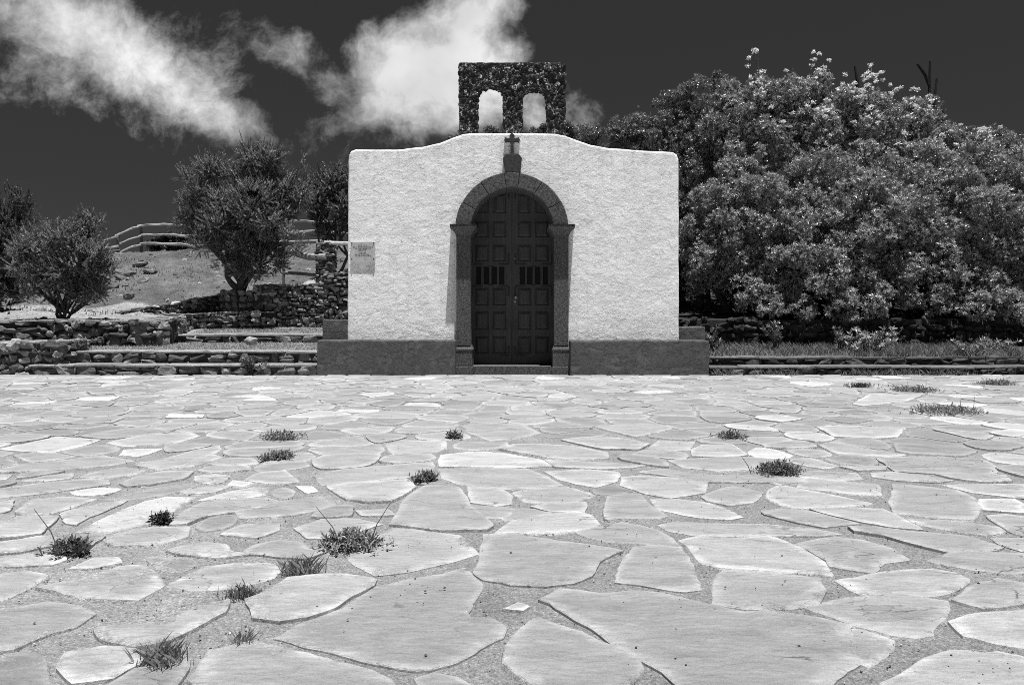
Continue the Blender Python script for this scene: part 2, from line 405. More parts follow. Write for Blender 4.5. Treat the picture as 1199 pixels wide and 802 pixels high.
def stone_step(name, x0, x1, yf, yb, z0, z1, label, group, dk=1.0):
    mb = MB(); mb.box(x0, x1, yf + 0.06, yb, z0 - 0.1, z1 - 0.035, 0.07)
    s = x0
    while s < x1 - 0.05:                                    # riser: one course of squarish stones
        w = min(random.uniform(0.12, 0.42), x1 - s)
        h = z1 - z0 - 0.035
        if random.random() < 0.35 and h > 0.1:
            for k in range(2):
                rock(mb, (s + w / 2, yf + 0.08, z0 + h * (0.25 + 0.5 * k)), (w * 0.5, 0.085, h * 0.28), random.uniform(0.06, 0.24) * dk, 0, 0.45, 0.3)
        else:
            rock(mb, (s + w / 2, yf + 0.08, z0 + h / 2), (w * 0.5, 0.085, h * 0.54), random.uniform(0.06, 0.26) * dk, 0, 0.42, 0.3)
        s += w
    s = x0
    while s < x1 - 0.05:                                    # tread slabs in line along the front, a second row behind
        w = min(random.uniform(0.5, 1.5), x1 - s); d = random.uniform(0.20, 0.34); zj = random.uniform(-.008, .006); fj = random.uniform(-.01, .018)
        slab(mb, [(s + .004, yf + fj), (s + w - .006, yf + fj + random.uniform(-.02, .02)), (s + w - .006, yf + d), (s + .004, yf + d)], z1 - random.uniform(.028, .045) + zj, z1 + zj, random.uniform(0.18, 0.36) * dk, .04)
        slab(mb, [(s + .02, yf + d + .01), (s + w * .97, yf + d + .01), (s + w, yb + .02), (s, yb + .02)], z1 - .05, z1 - .004 + zj, random.uniform(0.17, 0.30) * dk, .03)
        s += w
    return mb.build(name, 'rubble', None, False, label, 'step', group)

# ------------------------------------------------------------------ the plaza: mortar ground and flagstones
def tr(ox, oy, *pts): return [(ox + px / 4.0, oy + py / 4.0) for px, py in pts]
TR = []
def add(ox, oy, tone, *pts): TR.append((tr(ox, oy, *pts), tone))
def addp(tone, *pts): TR.append((list(pts), tone))
g, w_, d_ = 0.395, 0.48, 0.355
A = (600, 640)
add(*A, g, (572,12),(690,3),(790,10),(825,60),(870,170),(872,200),(800,208),(700,200),(600,185),(490,172),(520,110))
add(*A, d_, (135,260),(230,215),(330,222),(420,235),(560,222),(700,235),(850,265),(985,298),(1090,318),(1200,305),(1290,325),(1400,345),(1576,380),(1574,440),(1600,500),(1626,560),(1450,640),(1350,720),(1150,780),(900,740),(760,640),(700,595),(520,500),(430,430),(300,355),(190,280))
add(*A, g, (20,450),(60,395),(130,345),(230,390),(400,465),(540,520),(590,590),(560,640),(500,720),(200,740),(60,640),(-10,560),(0,490))
add(*A, w_, (-40,300),(20,272),(70,285),(40,302))
add(*A, g, (1010,115),(1200,132),(1436,160),(1455,215),(1430,280),(1300,292),(1100,285),(935,268),(955,190),(980,140))
D = (899, 640)
add(*D, g, (210,310),(330,268),(480,250),(600,240),(815,270),(818,310),(760,420),(690,435),(580,420),(430,385),(330,350))
add(*D, g, (340,165),(500,135),(640,112),(780,112),(870,130),(935,160),(890,200),(710,235),(600,232),(440,228),(390,205))
add(*D, g, (850,255),(950,208),(1070,160),(1200,180),(1250,260),(1200,265),(1010,293))
add(*D, g, (760,75),(850,45),(1000,32),(1200,40),(1260,110),(1200,125),(1100,130),(960,115))
add(*D, w_, (860,360),(950,335),(1200,310),(1300,400),(1200,485),(1050,460),(930,425))
add(*D, g, (390,400),(440,398),(590,445),(580,480),(490,560),(435,535),(395,480))
add(*D, 0.46, (555,640),(660,590),(850,490),(930,495),(1010,505),(1080,495),(1200,520),(1300,640),(1200,720),(800,760),(580,720))
addp(w_, (800,636),(820,630.5),(860,632.5),(900,630),(937,642),(960,658),(974,674),(950,672),(900,667),(850,665),(826,662),(818,652),(813,645))
addp(d_, (935,639),(975,631),(1010,636),(1045,645),(1062,656),(1030,659),(1024,672),(1000,668),(972,664),(968,657),(952,646))
H = (899, 540)
add(*H, g, (1060,365),(1200,365),(1240,420),(1200,425),(1120,400))
add(*H, g, (385,320),(520,325),(700,345),(940,365),(1110,415),(1000,430),(870,440),(740,410),(560,365),(410,340))
add(*H, g, (665,275),(850,285),(960,300),(1060,315),(1100,340),(1010,352),(890,335),(720,305))
add(*H, g, (210,230),(350,225),(540,225),(610,260),(720,325),(560,310),(430,288),(250,245))
add(*H, g, (-20,240),(60,225),(190,238),(410,296),(260,310),(150,290),(0,258))
addp(g, (775,616),(790,612),(840,613.5),(900,615),(950,619.5),(980,626),(950,628.5),(899,628.5),(860,628.5),(812,627),(785,622))
add(*H, g, (0,140),(60,120),(150,135),(350,175),(480,200),(350,218),(120,220),(50,200),(0,175))
add(*H, g, (165,85),(300,95),(510,112),(520,160),(400,155),(150,128))
add(*H, g, (600,115),(720,125),(880,145),(965,185),(985,230),(955,283),(760,268),(600,250),(580,190))
add(*H, w_, (1000,185),(1150,180),(1195,210),(1180,242),(1010,232),(990,215))
add(*H, g, (820,112),(1000,110),(1200,112),(1250,165),(1195,175),(960,150))
add(*H, g, (-40,95),(20,75),(160,82),(148,100),(50,112))
add(*H, g, (80,68),(200,48),(400,55),(440,85),(330,90),(180,78))
add(*H, g, (480,60),(600,57),(740,77),(860,95),(790,103),(620,95),(500,80))
addp(g, (1027,538),(1075,536),(1149,538),(1165,546),(1161,556),(1100,555),(1050,553))
add(*H, g, (790,67),(900,64),(1100,74),(1130,100),(1000,102),(870,87))
add(*H, g, (1030,265),(1110,258),(1210,268),(1250,330),(1190,350),(1120,330))
add(*H, g, (60,-8),(200,-10),(330,25),(260,38),(170,22))
add(*H, g, (350,32),(430,36),(550,30),(545,46),(420,50))
G_ = (600, 540)
add(*G_, g, (455,175),(520,160),(600,165),(640,215),(725,268),(680,283),(445,280),(442,225))
add(*G_, 0.46, (655,180),(780,180),(920,200),(1010,235),(1070,265),(1000,272),(870,262),(700,230))
add(*G_, g, (305,340),(400,318),(520,295),(610,310),(680,325),(740,360),(790,400),(680,398),(560,382),(440,378),(370,360))
add(*G_, 0.46, (-70,345),(0,290),(160,262),(300,250),(370,265),(410,305),(340,328),(180,338),(60,345))
add(*G_, g, (515,85),(600,78),(780,90),(910,105),(900,150),(740,172),(620,155),(520,120))
add(*G_, g, (890,170),(1000,130),(1040,122),(1160,150),(1120,195),(1010,210),(920,190))
add(*G_, g, (160,55),(320,45),(500,55),(480,100),(400,125),(300,110),(220,85))
addp(g, (515,551),(550,549),(600,549),(617,549.5),(640,558),(658,568),(630,571),(602,573),(560,570),(540,567),(520,561))
add(*G_, g, (0,150),(120,130),(240,122),(360,150),(390,165),(280,195),(150,200),(60,190))
add(*G_, g, (90,222),(200,204),(340,202),(330,245),(200,243))
addp(d_, (567,629),(600,628),(640,634),(690,641),(727,648),(700,660),(692,675),(674,684),(640,687),(600,686),(570,680),(559,672),(562,655),(566,640))
add(*G_, g, (600,55),(720,40),(800,62),(940,72),(1200,72),(1260,85),(1200,105),(1000,102),(880,98),(760,80))
addp(g, (640,541),(695,543),(755,546),(740,549),(700,550),(652,548))
addp(d_, (785,541),(860,537),(930,542),(900,551),(840,552.5),(800,549))
add(*G_, g, (-60,270),(0,234),(100,240),(180,253),(60,276),(-30,286))
F_ = (300, 540)
add(*F_, g, (630,305),(720,170),(790,125),(900,118),(960,135),(985,190),(990,215),(1060,270),(1110,310),(1080,328),(850,330),(700,312))
add(*F_, g, (1000,120),(1140,125),(1180,160),(1190,200),(1120,208),(1010,195))
add(*F_, g, (1005,220),(1150,224),(1200,235),(1180,265),(1150,275),(1080,275))
add(*F_, g, (395,430),(520,380),(640,315),(820,330),(940,350),(1030,435),(920,470),(760,510),(560,535),(480,490))
add(*F_, 0.46, (335,125),(450,105),(620,97),(710,92),(740,130),(640,190),(540,195),(430,185))
add(*F_, g, (270,75),(400,45),(600,28),(820,10),(830,45),(720,75),(560,92),(400,116),(320,113))
add(*F_, 0.70, (190,122),(260,125),(285,148),(240,155))
add(*F_, g, (0,65),(140,50),(160,75),(200,105),(100,112),(-40,95))
add(*F_, g, (195,320),(300,280),(470,280),(580,300),(480,330),(330,360),(250,360))
add(*F_, g, (0,405),(100,383),(210,390),(240,420),(300,435),(220,460),(60,450),(-60,440))
add(*F_, g, (-150,350),(-60,305),(110,300),(100,330),(0,365))
add(*F_, g, (-100,240),(100,200),(300,175),(370,215),(300,235),(100,262),(-60,275))
add(*F_, g, (470,240),(600,232),(640,255),(500,262))
C_ = (300, 640)
add(*C_, d_, (100,430),(200,370),(420,300),(560,190),(720,155),(860,140),(980,98),(1055,190),(1000,260),(975,320),(1000,360),(1100,355),(1160,385),(1150,430),(1000,500),(800,575),(740,580),(560,540),(300,480))
add(*C_, 0.48, (-40,260),(60,220),(160,160),(300,145),(430,152),(545,165),(530,195),(440,240),(360,300),(240,335),(120,350),(0,340))
add(*C_, g, (-300,640),(-200,520),(0,475),(150,505),(330,550),(480,580),(600,640),(640,720),(300,780),(-150,760))
add(*C_, g, (740,630),(820,610),(920,630),(1000,680),(800,720))
B_ = (0, 640)
add(*B_, g, (800,190),(880,140),(960,100),(1100,88),(1260,85),(1310,110),(1270,150),(1200,170),(1050,198),(900,205))
add(*B_, g, (200,205),(400,160),(560,110),(680,105),(740,140),(760,200),(640,260),(480,250),(330,230))
add(*B_, g, (-80,300),(80,290),(220,265),(380,280),(430,330),(330,390),(200,420),(60,490),(-80,500))
add(*B_, 0.46, (450,400),(560,385),(700,395),(850,375),(870,330),(950,290),(1060,270),(1040,330),(880,400),(760,450),(620,480),(500,450))
add(*B_, g, (0,140),(120,125),(215,140),(150,200),(30,250),(-60,240))
add(*B_, w_, (330,520),(480,490),(600,500),(640,560),(520,620),(350,640),(300,580))
add(*B_, 0.47, (0,60),(130,42),(320,60),(230,90),(60,95),(-60,90))
add(*B_, w_, (340,105),(440,65),(550,60),(550,85),(450,100))
E_ = (0, 540)
add(*E_, 0.50, (790,425),(960,388),(1045,400),(1060,430),(1150,445),(1000,460),(860,440))
add(*E_, 0.60, (370,330),(570,230),(680,190),(780,170),(920,170),(860,200),(800,240),(720,285),(620,310),(500,340))
add(*E_, 0.46, (300,250),(330,240),(470,205),(590,190),(500,230),(420,265),(370,300),(320,295))
add(*E_, 0.46, (80,240),(160,190),(300,175),(440,185),(330,225),(230,255),(120,258))
add(*E_, w_, (-40,330),(90,270),(270,268),(210,320),(190,345),(0,365),(-80,360))
add(*E_, 0.46, (-60,400),(0,390),(190,358),(290,370),(250,400),(100,430),(0,435),(-70,440))
add(*E_, g, (800,305),(850,255),(950,205),(1080,190),(1250,180),(1300,195),(1200,232),(980,265),(880,300))
add(*E_, g, (490,380),(570,340),(720,320),(870,320),(860,365),(760,395),(560,405))
add(*E_, 0.50, (930,185),(1080,145),(1200,122),(1260,128),(1240,160),(1100,180))
add(*E_, g, (560,110),(640,80),(760,55),(900,55),(850,90),(720,112),(600,122))
add(*E_, g, (120,115),(260,100),(420,85),(510,90),(500,115),(340,135),(180,155),(20,170),(-60,140))
add(*E_, 0.58, (345,150),(440,135),(560,135),(500,158),(390,165))
add(*E_, g, (110,95),(220,70),(340,60),(330,80),(230,92))
add(*E_, g, (370,75),(480,45),(590,30),(670,45),(620,65),(480,78))
add(*E_, g, (-40,55),(100,20),(300,0),(480,-25),(560,-10),(620,0),(500,25),(250,45),(30,55))
add(*E_, g, (640,10),(760,0),(900,-45),(1030,-70),(1040,-50),(860,25),(740,48))
add(*E_, w_, (915,75),(1000,65),(1070,75),(1050,100),(960,108),(920,95))
add(*E_, d_, (940,50),(960,35),(1150,28),(1160,45),(1000,58))
add(*E_, 0.62, (1080,115),(1095,95),(1180,108),(1130,125))
add(*E_, g, (500,185),(620,155),(760,125),(860,112),(900,125),(760,160),(600,185))
add(*E_, w_, (840,150),(960,132),(1070,127),(1000,150),(880,160))
add(*E_, w_, (-60,215),(70,190),(40,235),(0,250),(-60,245))
# a few of the plainest stones of the middle distance
I_ = (0, 440)
add(*I_, 0.48, (0,345),(260,290),(470,300),(400,325),(240,360),(60,350))
add(*I_, g, (500,320),(640,290),(880,270),(930,290),(800,325),(600,335))
add(*I_, 0.6, (360,118),(385,105),(560,102),(510,120))
add(*I_, 0.6, (780,200),(800,184),(950,188),(945,200))
add(*I_, 0.55, (565,375),(590,352),(750,348),(690,372),(640,382))
add(*I_, g, (640,420),(700,410),(1000,372),(1040,385),(900,425),(740,440))
J_ = (300, 440)
add(*J_, g, (610,325),(680,305),(880,310),(890,345),(800,370),(640,370))
add(*J_, 0.52, (865,375),(1000,360),(1150,362),(1260,385),(1330,395),(1400,425),(1250,432),(860,430))
add(*J_, g, (970,240),(1010,225),(1250,232),(1330,270),(1200,300),(1090,305),(1000,270))
add(*J_, 0.6, (375,168),(400,158),(575,160),(560,170))
K_ = (600, 440)
add(*K_, g, (230,305),(400,290),(560,308),(640,325),(590,350),(420,345))
add(*K_, g, (0,330),(150,328),(300,340),(440,365),(450,390),(250,395),(60,370),(-60,350))
add(*K_, 0.46, (850,350),(890,328),(1030,325),(1090,375),(980,385),(850,380))
add(*K_, g, (640,345),(690,308),(850,312),(830,350),(760,352))
L_ = (899, 440)
add(*L_, g, (240,245),(330,235),(640,248),(600,290),(500,298),(310,290))
add(*L_, g, (240,330),(300,320),(460,350),(640,375),(560,385),(330,370))
add(*L_, 0.46, (400,135),(480,90),(720,95),(640,125),(450,145))

def poly_area(P):
    P = np.asarray(P); x, y = P[:, 0], P[:, 1]
    return 0.5 * np.sum(x * np.roll(y, -1) - y * np.roll(x, -1))
def clip_half(poly, mid, nrm):
    out = []
    for i in range(len(poly)):
        a, b = poly[i], poly[(i + 1) % len(poly)]
        da = (a[0] - mid[0]) * nrm[0] + (a[1] - mid[1]) * nrm[1]; db = (b[0] - mid[0]) * nrm[0] + (b[1] - mid[1]) * nrm[1]
        if da <= 0: out.append(a)
        if da * db < 0:
            t = da / (da - db); out.append((a[0] + (b[0] - a[0]) * t, a[1] + (b[1] - a[1]) * t))
    return out
def resample(P, step):
    out = []
    for i in range(len(P)):
        a, b = np.asarray(P[i]), np.asarray(P[(i + 1) % len(P)]); n = max(1, int(np.linalg.norm(b - a) / step))
        for k in range(n): out.append(a + (b - a) * k / n)
    return np.array(out)
def inside(P, q):
    c = False; n = len(P); j = n - 1
    for i in range(n):
        if (P[i][1] > q[1]) != (P[j][1] > q[1]) and q[0] < (P[j][0] - P[i][0]) * (q[1] - P[i][1]) / (P[j][1] - P[i][1] + 1e-12) + P[i][0]: c = not c
        j = i
    return c

traced = []
for P, t in TR:
    W = [ground_pt(*p) for p in P]
    if poly_area(W) < 0: W = W[::-1]
    traced.append((W, t))
YF = 10.62
bnd = np.concatenate([resample(W, 0.05) for W, _ in traced])
# loose seeds for every stone that was not traced one by one
seeds = []
tries = 0
boxes = [(np.min(W, 0), np.max(W, 0), W) for W, _ in traced]
cand = []
while tries < 34000 and len(seeds) < 3600:
    tries += 1
    q = (random.uniform(-11.5, 11.5), random.uniform(0.35, YF + 0.3))
    near = q[1] < 4.3
    dmin = random.uniform(0.14, 0.42) if near else random.choice((.22, .3, .36, .42, .5, .62))
    if seeds:
        S = np.asarray(seeds); dd = (S[:, 0] - q[0]) ** 2 * 0.62 + (S[:, 1] - q[1]) ** 2 * 1.25
        if dd.min() < dmin * dmin: continue
    if ((bnd[:, 0] - q[0]) ** 2 + (bnd[:, 1] - q[1]) ** 2)  .min() < (0.075 if near else 0.12) ** 2: continue
    if any(lo[0] < q[0] < hi[0] and lo[1] < q[1] < hi[1] and inside(W, q) for lo, hi, W in boxes): continue
    seeds.append(q)
S = np.asarray(seeds)
cells = []
for i, q in enumerate(seeds):
    R = 0.85
    poly = [(q[0] + R * math.cos(a), q[1] + R * math.sin(a)) for a in np.linspace(0, 2 * math.pi, 10)[:-1]]
    o = S[(np.abs(S[:, 0] - q[0]) < 1.6) & (np.abs(S[:, 1] - q[1]) < 1.6)]
    bb = bnd[(np.abs(bnd[:, 0] - q[0]) < 1.5) & (np.abs(bnd[:, 1] - q[1]) < 1.5)]
    for p in o:
        d = (p[0] - q[0], p[1] - q[1])
        if d[0] == 0 and d[1] == 0: continue
        poly = clip_half(poly, (q[0] + d[0] / 2, q[1] + d[1] / 2), d)
    if len(bb):
        for p in bb[np.argsort(((bb - q) ** 2).sum(1))]:
            d = (p[0] - q[0], p[1] - q[1])
            poly = clip_half(poly, (q[0] + d[0] * 0.92, q[1] + d[1] * 0.92), d)   # grows almost up to the traced stone
    poly = [p for p in poly]
    if len(poly) < 3: continue
    poly = clip_half(poly, (0, YF + .02), (0, 1))
    if len(poly) < 3 or abs(poly_area(poly)) < (0.004 if q[1] < 4.3 else 0.012): continue
    tone = random.choice((0.26, 0.30, 0.32, 0.33, 0.35)) + random.uniform(-.025, .025)
    if random.random() < 0.08: tone = random.uniform(0.42, 0.52)
    elif random.random() < 0.14: tone = random.uniform(0.25, 0.30)
    gap = random.choice((0.003, 0.006, 0.010, 0.020)) if q[1] > 4 else random.uniform(0.008, 0.03)
    cells.append((poly, tone, gap))

mbf = MB(); mbf.extra['rim'] = []
def flag(W, tone, gap, step):
    P = resample(W, step); n = len(P)
    if n < 4: return
    c = P.mean(0)
    if gap:
        d = np.linalg.norm(P - c, axis=1); P = c + (P - c) * np.clip(1 - gap / np.maximum(d, .03), 0.3, 1)[:, None]
    # round the corners a little, then nibble the outline
    if gap: P = 0.6 * P + 0.2 * (np.roll(P, 1, 0) + np.roll(P, -1, 0))
    else: P = P + (P - c) / np.maximum(np.linalg.norm(P - c, axis=1), .05)[:, None] * 0.013
    J = np.array([noise.noise_vector(Vector((p[0] * 6, p[1] * 6, 3.1))) for p in P])[:, :2] * 0.016
    J += np.array([noise.noise_vector(Vector((p[0] * 24, p[1] * 24, 7.7))) for p in P])[:, :2] * 0.007
    P = P + J
    c = P.mean(0); d = np.linalg.norm(P - c, axis=1); d = np.maximum(d, 0.02)
    hh = random.uniform(0.004, 0.015); tx, ty = random.uniform(-.009, .009), random.uniform(-.012, .012); slope = random.choice((0.0, .003, .010))
    Z = lambda Q: hh + (Q[:, 0] - c[0]) * tx + (Q[:, 1] - c[1]) * ty
    ins = lambda a: c + (P - c) * np.clip(1 - a / d, 0.55, 1)[:, None]
    r2, r3 = ins(random.choice((0.004, 0.007, 0.010))), ins(0.012 + random.uniform(0.03, 0.08))
    ragged = np.array([noise.noise(Vector((p[0] * 9, p[1] * 9, 1.7))) for p in P])
    r3 = c + (r3 - c) * (1 - 0.05 * (ragged + 1) * 0.8)[:, None]
    rings = [np.c_[c + (P - c) * (1 + slope / d)[:, None], np.full(n, -0.012)], np.c_[P, np.minimum(Z(P) - 0.003, hh)], np.c_[r2, Z(r2)], np.c_[r3, Z(r3) + 0.0015]]
    V = np.concatenate(rings); Q = []
    for k in range(3):
        for j in range(n):
            a = k * n + j; b = k * n + (j + 1) % n
            Q.append([a, b, b + n, a + n])
    edge = tone * random.uniform(1.0, 1.12)
    T = np.concatenate([np.full(n, tone * .8), np.full(n, edge), np.full(n, edge), np.full(n, tone)])
    mbf.extra['rim'].append(np.concatenate([np.ones(n), np.ones(n), np.full(n, .85), np.zeros(n)]))
    mbf.add(V, [np.array(Q), list(range(3 * n, 4 * n))], np.minimum(T, 0.55))
for W, t in traced:
    yy = np.mean([p[1] for p in W]); flag(W, t * random.uniform(0.84, 1.02), 0, 0.03 if yy < 4.2 else 0.06)
for W, t, gp in cells:
    yy = np.mean([p[1] for p in W])
    if poly_area(W) < 0: W = W[::-1]
    flag(W, t, gp, 0.04 if yy < 4.2 else 0.08)
mbf.build('paving', 'flagstone', kind='structure')
gm = MB()
gx = np.unique(np.concatenate([np.linspace(-14, 14, 120), [-1500, -300, -60, 60, 300, 1500]])); gy = np.unique(np.concatenate([np.linspace(-3, 10.8, 90), [-1500, -300, -30, 60, 300, 1500]]))
GX, GY = np.meshgrid(gx, gy); 
GZ = np.array([[0.004 * noise.noise(Vector((x * 1.4, y * 1.4, 0))) if abs(x) < 15 and -4 < y < 11 else -0.02 for x in gx] for y in gy])
nx = len(gx); idx = np.arange(nx * len(gy)).reshape(len(gy), nx)
quad = lambda I: np.stack([I[:-1, :-1].ravel(), I[:-1, 1:].ravel(), I[1:, 1:].ravel(), I[1:, :-1].ravel()], 1)
gm.add(np.stack([GX.ravel(), GY.ravel(), GZ.ravel()], 1), [quad(idx)], 0.3)
gm.build('ground', 'mortar', smooth=True, kind='structure')

# ------------------------------------------------------------------ hill and terraces
def sst(a, b, x):
    t = min(1, max(0, (x - a) / (b - a))); return t * t * (3 - 2 * t)
RIDGE = [(-60, 1.9), (-20, 1.7), (-16.5, 1.85), (-14.5, 2.35), (-13.5, 2.85), (-12.8, 3.12), (-9.0, 3.2), (-6.0, 3.45), (-2, 3.2), (3, 2.4), (12, 2.2), (60, 2.0)]
def ridge_h(x): return float(np.interp(x, [r[0] for r in RIDGE], [r[1] for r in RIDGE]))
def hill_z(x, y):
    if x < -2.55:
        # front terraces
        if y < 11.18: z = 0.12
        elif x < -6.46 - (y - 12.3) * 0.17 and y > 12.45 and y < 14.35: z = 0.82 + (y - 12.45) * 0.055
        elif y < 13.12: z = 0.33 + (y - 11.18) * 0.05
        elif y < (14.8 if x > -5.35 else 14.35): z = 0.56 + (y - 13.12) * 0.10
        else:
            z = 0.82 + (y - 12.45) * 0.055
            z = max(z, 1.54 + (y - 14.6) * .06) * sst(-5.35, -5.05, x) + z * (1 - sst(-5.35, -5.05, x)) if y > 14.75 else z
        if x < -7.0 and y < 11.18 and x < -8.2: z = 0.12
    elif x < 2.62:
        z = -0.05 if y < 15.6 else 0.5
    else:
        if y < 11.18: z = 0.10
        elif y < 13.1: z = 0.235 + (y - 11.18) * 0.075
        else: z = 0.86 + (y - 13.1) * 0.05
    if y > 15:
        t = sst(16.6 if x < -7 else 15.6, 23.5, y)
        t = t * .85 + .15 * sst(16.6, 18.4, y) if x < -7 else t
        z = z * (1 - t) + ridge_h(x) * t
        z += 0.10 * noise.noise(Vector((x * .8, y * .8, 2))) + 0.07 * noise.noise(Vector((x * 2.6, y * 2.6, 5))) + 0.035 * noise.noise(Vector((x * 7, y * 7, 6)))
    if y > 25: z -= (y - 25) * 0.09
    z += 0.018 * noise.noise(Vector((x * 3, y * 3, 9)))
    return max(z, -3)
hx = np.unique(np.round(np.concatenate([np.linspace(-20, 10, 260), [-2.551, -2.549, 2.61, 2.63], np.linspace(-60, -20, 14), np.linspace(10, 60, 18)]), 4))
hy = np.unique(np.round(np.concatenate([np.linspace(10.78, 16, 88), np.linspace(16, 26, 70), np.linspace(26, 60, 14)]), 4))
HXg, HYg = np.meshgrid(hx, hy); HZ = np.array([[hill_z(x, y) for x in hx] for y in hy])
def hill_tone(x, y):
    n = noise.noise(Vector((x * 1.1, y * 1.1, 4))); n2 = noise.noise(Vector((x * .35, y * .35, 8)))
    if x < -2.55:
        if y < 14.35 and x > -6.35 or y < 12.45: return 0.22 + .06 * n
        lim = 17.2 + n * .5
        if y < lim: return 0.30 + 0.05 * n
        return 0.125 + 0.04 * n + .05 * n2
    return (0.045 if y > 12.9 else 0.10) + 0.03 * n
HT = np.array([[hill_tone(x, y) for x in hx] for y in hy])
hm = MB(); nh = len(hx); hidx = np.arange(nh * len(hy)).reshape(len(hy), nh)
hm.add(np.stack([HXg.ravel(), HYg.ravel(), HZ.ravel()], 1), [quad(hidx)], HT.ravel())
hm.build('hill', 'terrain', smooth=True, kind='structure')

# ------------------------------------------------------------------ the chapel
FY = 10.9
fx = lambda x: (x - CX) * FY / F
fz = lambda y: EYE - (y - HY) * FY / F
chapel = empty('chapel', (0, FY, 0), 'small white stuccoed chapel with arched double door and dark stone bell gable', 'chapel')

def wob(pts, amp, step=0.09):
    P = []
    for i in range(len(pts) - 1):
        a, b = np.array(pts[i]), np.array(pts[i + 1]); n = max(1, int(np.linalg.norm(b - a) / step))
        for k in range(n): P.append(a + (b - a) * k / n)
    P.append(np.array(pts[-1]))
    return [tuple(p + np.array([noise.noise(Vector((p[0] * 3, 2, p[1] * 3))), noise.noise(Vector((p[0] * 3, 7, p[1] * 3)))]) * amp) for p in P]
top_px = [(406.5, 400), (407.5, 190), (408.5, 182), (411, 177), (416, 175), (440, 175), (470, 174.5), (495, 172), (515, 167), (530, 161), (542, 157), (552, 156), (600, 156),
          (650, 156), (662, 158.5), (676, 164), (692, 169.5), (712, 173), (740, 175.5), (775, 177), (788, 178), (793, 181), (795, 187), (795.5, 400)]
outer = wob([(fx(a), fz(b)) for a, b in top_px], 0.010)
outer = [(outer[0][0], -0.05)] + outer + [(outer[-1][0], -0.05)]
AC = fz(269); R_OP = 60 * FY / F
door_half = 60 * FY / F
arch_in = [(R_OP * math.cos(a), AC + R_OP * math.sin(a)) for a in np.linspace(0, math.pi, 33)]
outline = outer + [(door_half, -0.05)] + arch_in + [(-door_half, -0.05)]
bm = extrude_outline(outline, FY, FY + 0.52, 0.035, 3)
bm_obj('facade_wall', bm, 'white_stucco', chapel)
mb = MB(); mb.box(-2.50, -2.10, FY + 0.522, 15.4, -0.05, 3.22); mb.build('side_wall', 'white_stucco', chapel)
mb = MB(); mb.box(2.10, 2.50, FY + 0.522, 15.4, -0.05, 3.22); mb.build('side_wall', 'white_stucco', chapel)
mb = MB(); mb.box(-2.498, 2.498, 15.402, 15.75, -0.05, 3.22); mb.build('rear_wall', 'white_stucco', chapel)
mb = MB(); yy0, yy1 = FY + 0.525, 15.85
mb.loft([[(-2.62, y, 3.224), (2.62, y, 3.224), (2.62, y, 3.28), (0, y, 3.50), (-2.62, y, 3.28)] for y in (yy0, yy1)]); mb.build('roof', 'roof_tile', chapel)

# grey plinth benches and the side blocks
PY = 10.6
px_ = lambda x: (x - CX) * PY / F
def bench(x0, x1, y0, y1, z1, name, sd):
    bm = bmesh.new(); bmesh.ops.create_cube(bm, size=1)
    for v in bm.verts: v.co = Vector(((x0 + x1) / 2 + v.co.x * (x1 - x0), (y0 + y1) / 2 + v.co.y * (y1 - y0), (z1 - .03) / 2 + v.co.z * (z1 + .03)))
    bmesh.ops.bevel(bm, geom=bm.edges[:], offset=0.022, segments=2, profile=0.5, affect='EDGES')
    long_e = [e for e in bm.edges if abs(e.verts[0].co.x - e.verts[1].co.x) > 0.3]
    bmesh.ops.subdivide_edges(bm, edges=long_e, cuts=18, use_grid_fill=True)
    for v in bm.verts: v.co += Vector((noise.noise(v.co * 2 + Vector((sd, 0, 0))), noise.noise(v.co * 2.2 + Vector((0, sd, 0))), noise.noise(v.co * 2.6 + Vector((0, 0, sd))))) * 0.012
    return bm_obj(name, bm, 'grey_stucco', chapel, False)
bench(px_(371), px_(533), PY, FY + 0.12, 0.552, 'plinth', 3)
bench(px_(668), px_(831), PY, FY + 0.12, 0.548, 'plinth', 9)
bench(-3.03, -2.60, FY + 0.02, FY + 0.42, wz(374, FY), 'side_block', 14)
bench(2.665, 3.09, FY + 0.02, FY + 0.42, wz(382.5, FY), 'side_block', 21)

# door surround: voussoirs, jambs with impost and base, keystone, cross
def vouss(a0, a1, r0, r1, yf, yb):
    pts = [(r0 * math.cos(a), AC + r0 * math.sin(a)) for a in np.linspace(a0, a1, 8)] + [(r1 * math.cos(a), AC + r1 * math.sin(a)) for a in np.linspace(a1, a0, 8)]
    return pts
R0, R1 = 47.5 * FY / F, 65.5 * FY / F
bm = bmesh.new(); cuts = [0, 29, 57, 82, 98, 124, 152, 180]
for a0, a1 in zip(cuts[:-1], cuts[1:]):
    b2 = extrude_outline(vouss(math.radians(a0) + 0.003, math.radians(a1) - 0.003, R0 + random.uniform(0, .006), R1 + random.uniform(-.012, .012), 0, 0), FY - 0.10 - random.uniform(0, .008), FY + 0.345, 0.012, 2)
    me = bpy.data.meshes.new('tmp'); b2.to_mesh(me); b2.free(); bm.from_mesh(me); bpy.data.meshes.remove(me)
bm_obj('arch', bm, 'dressed_stone', chapel)

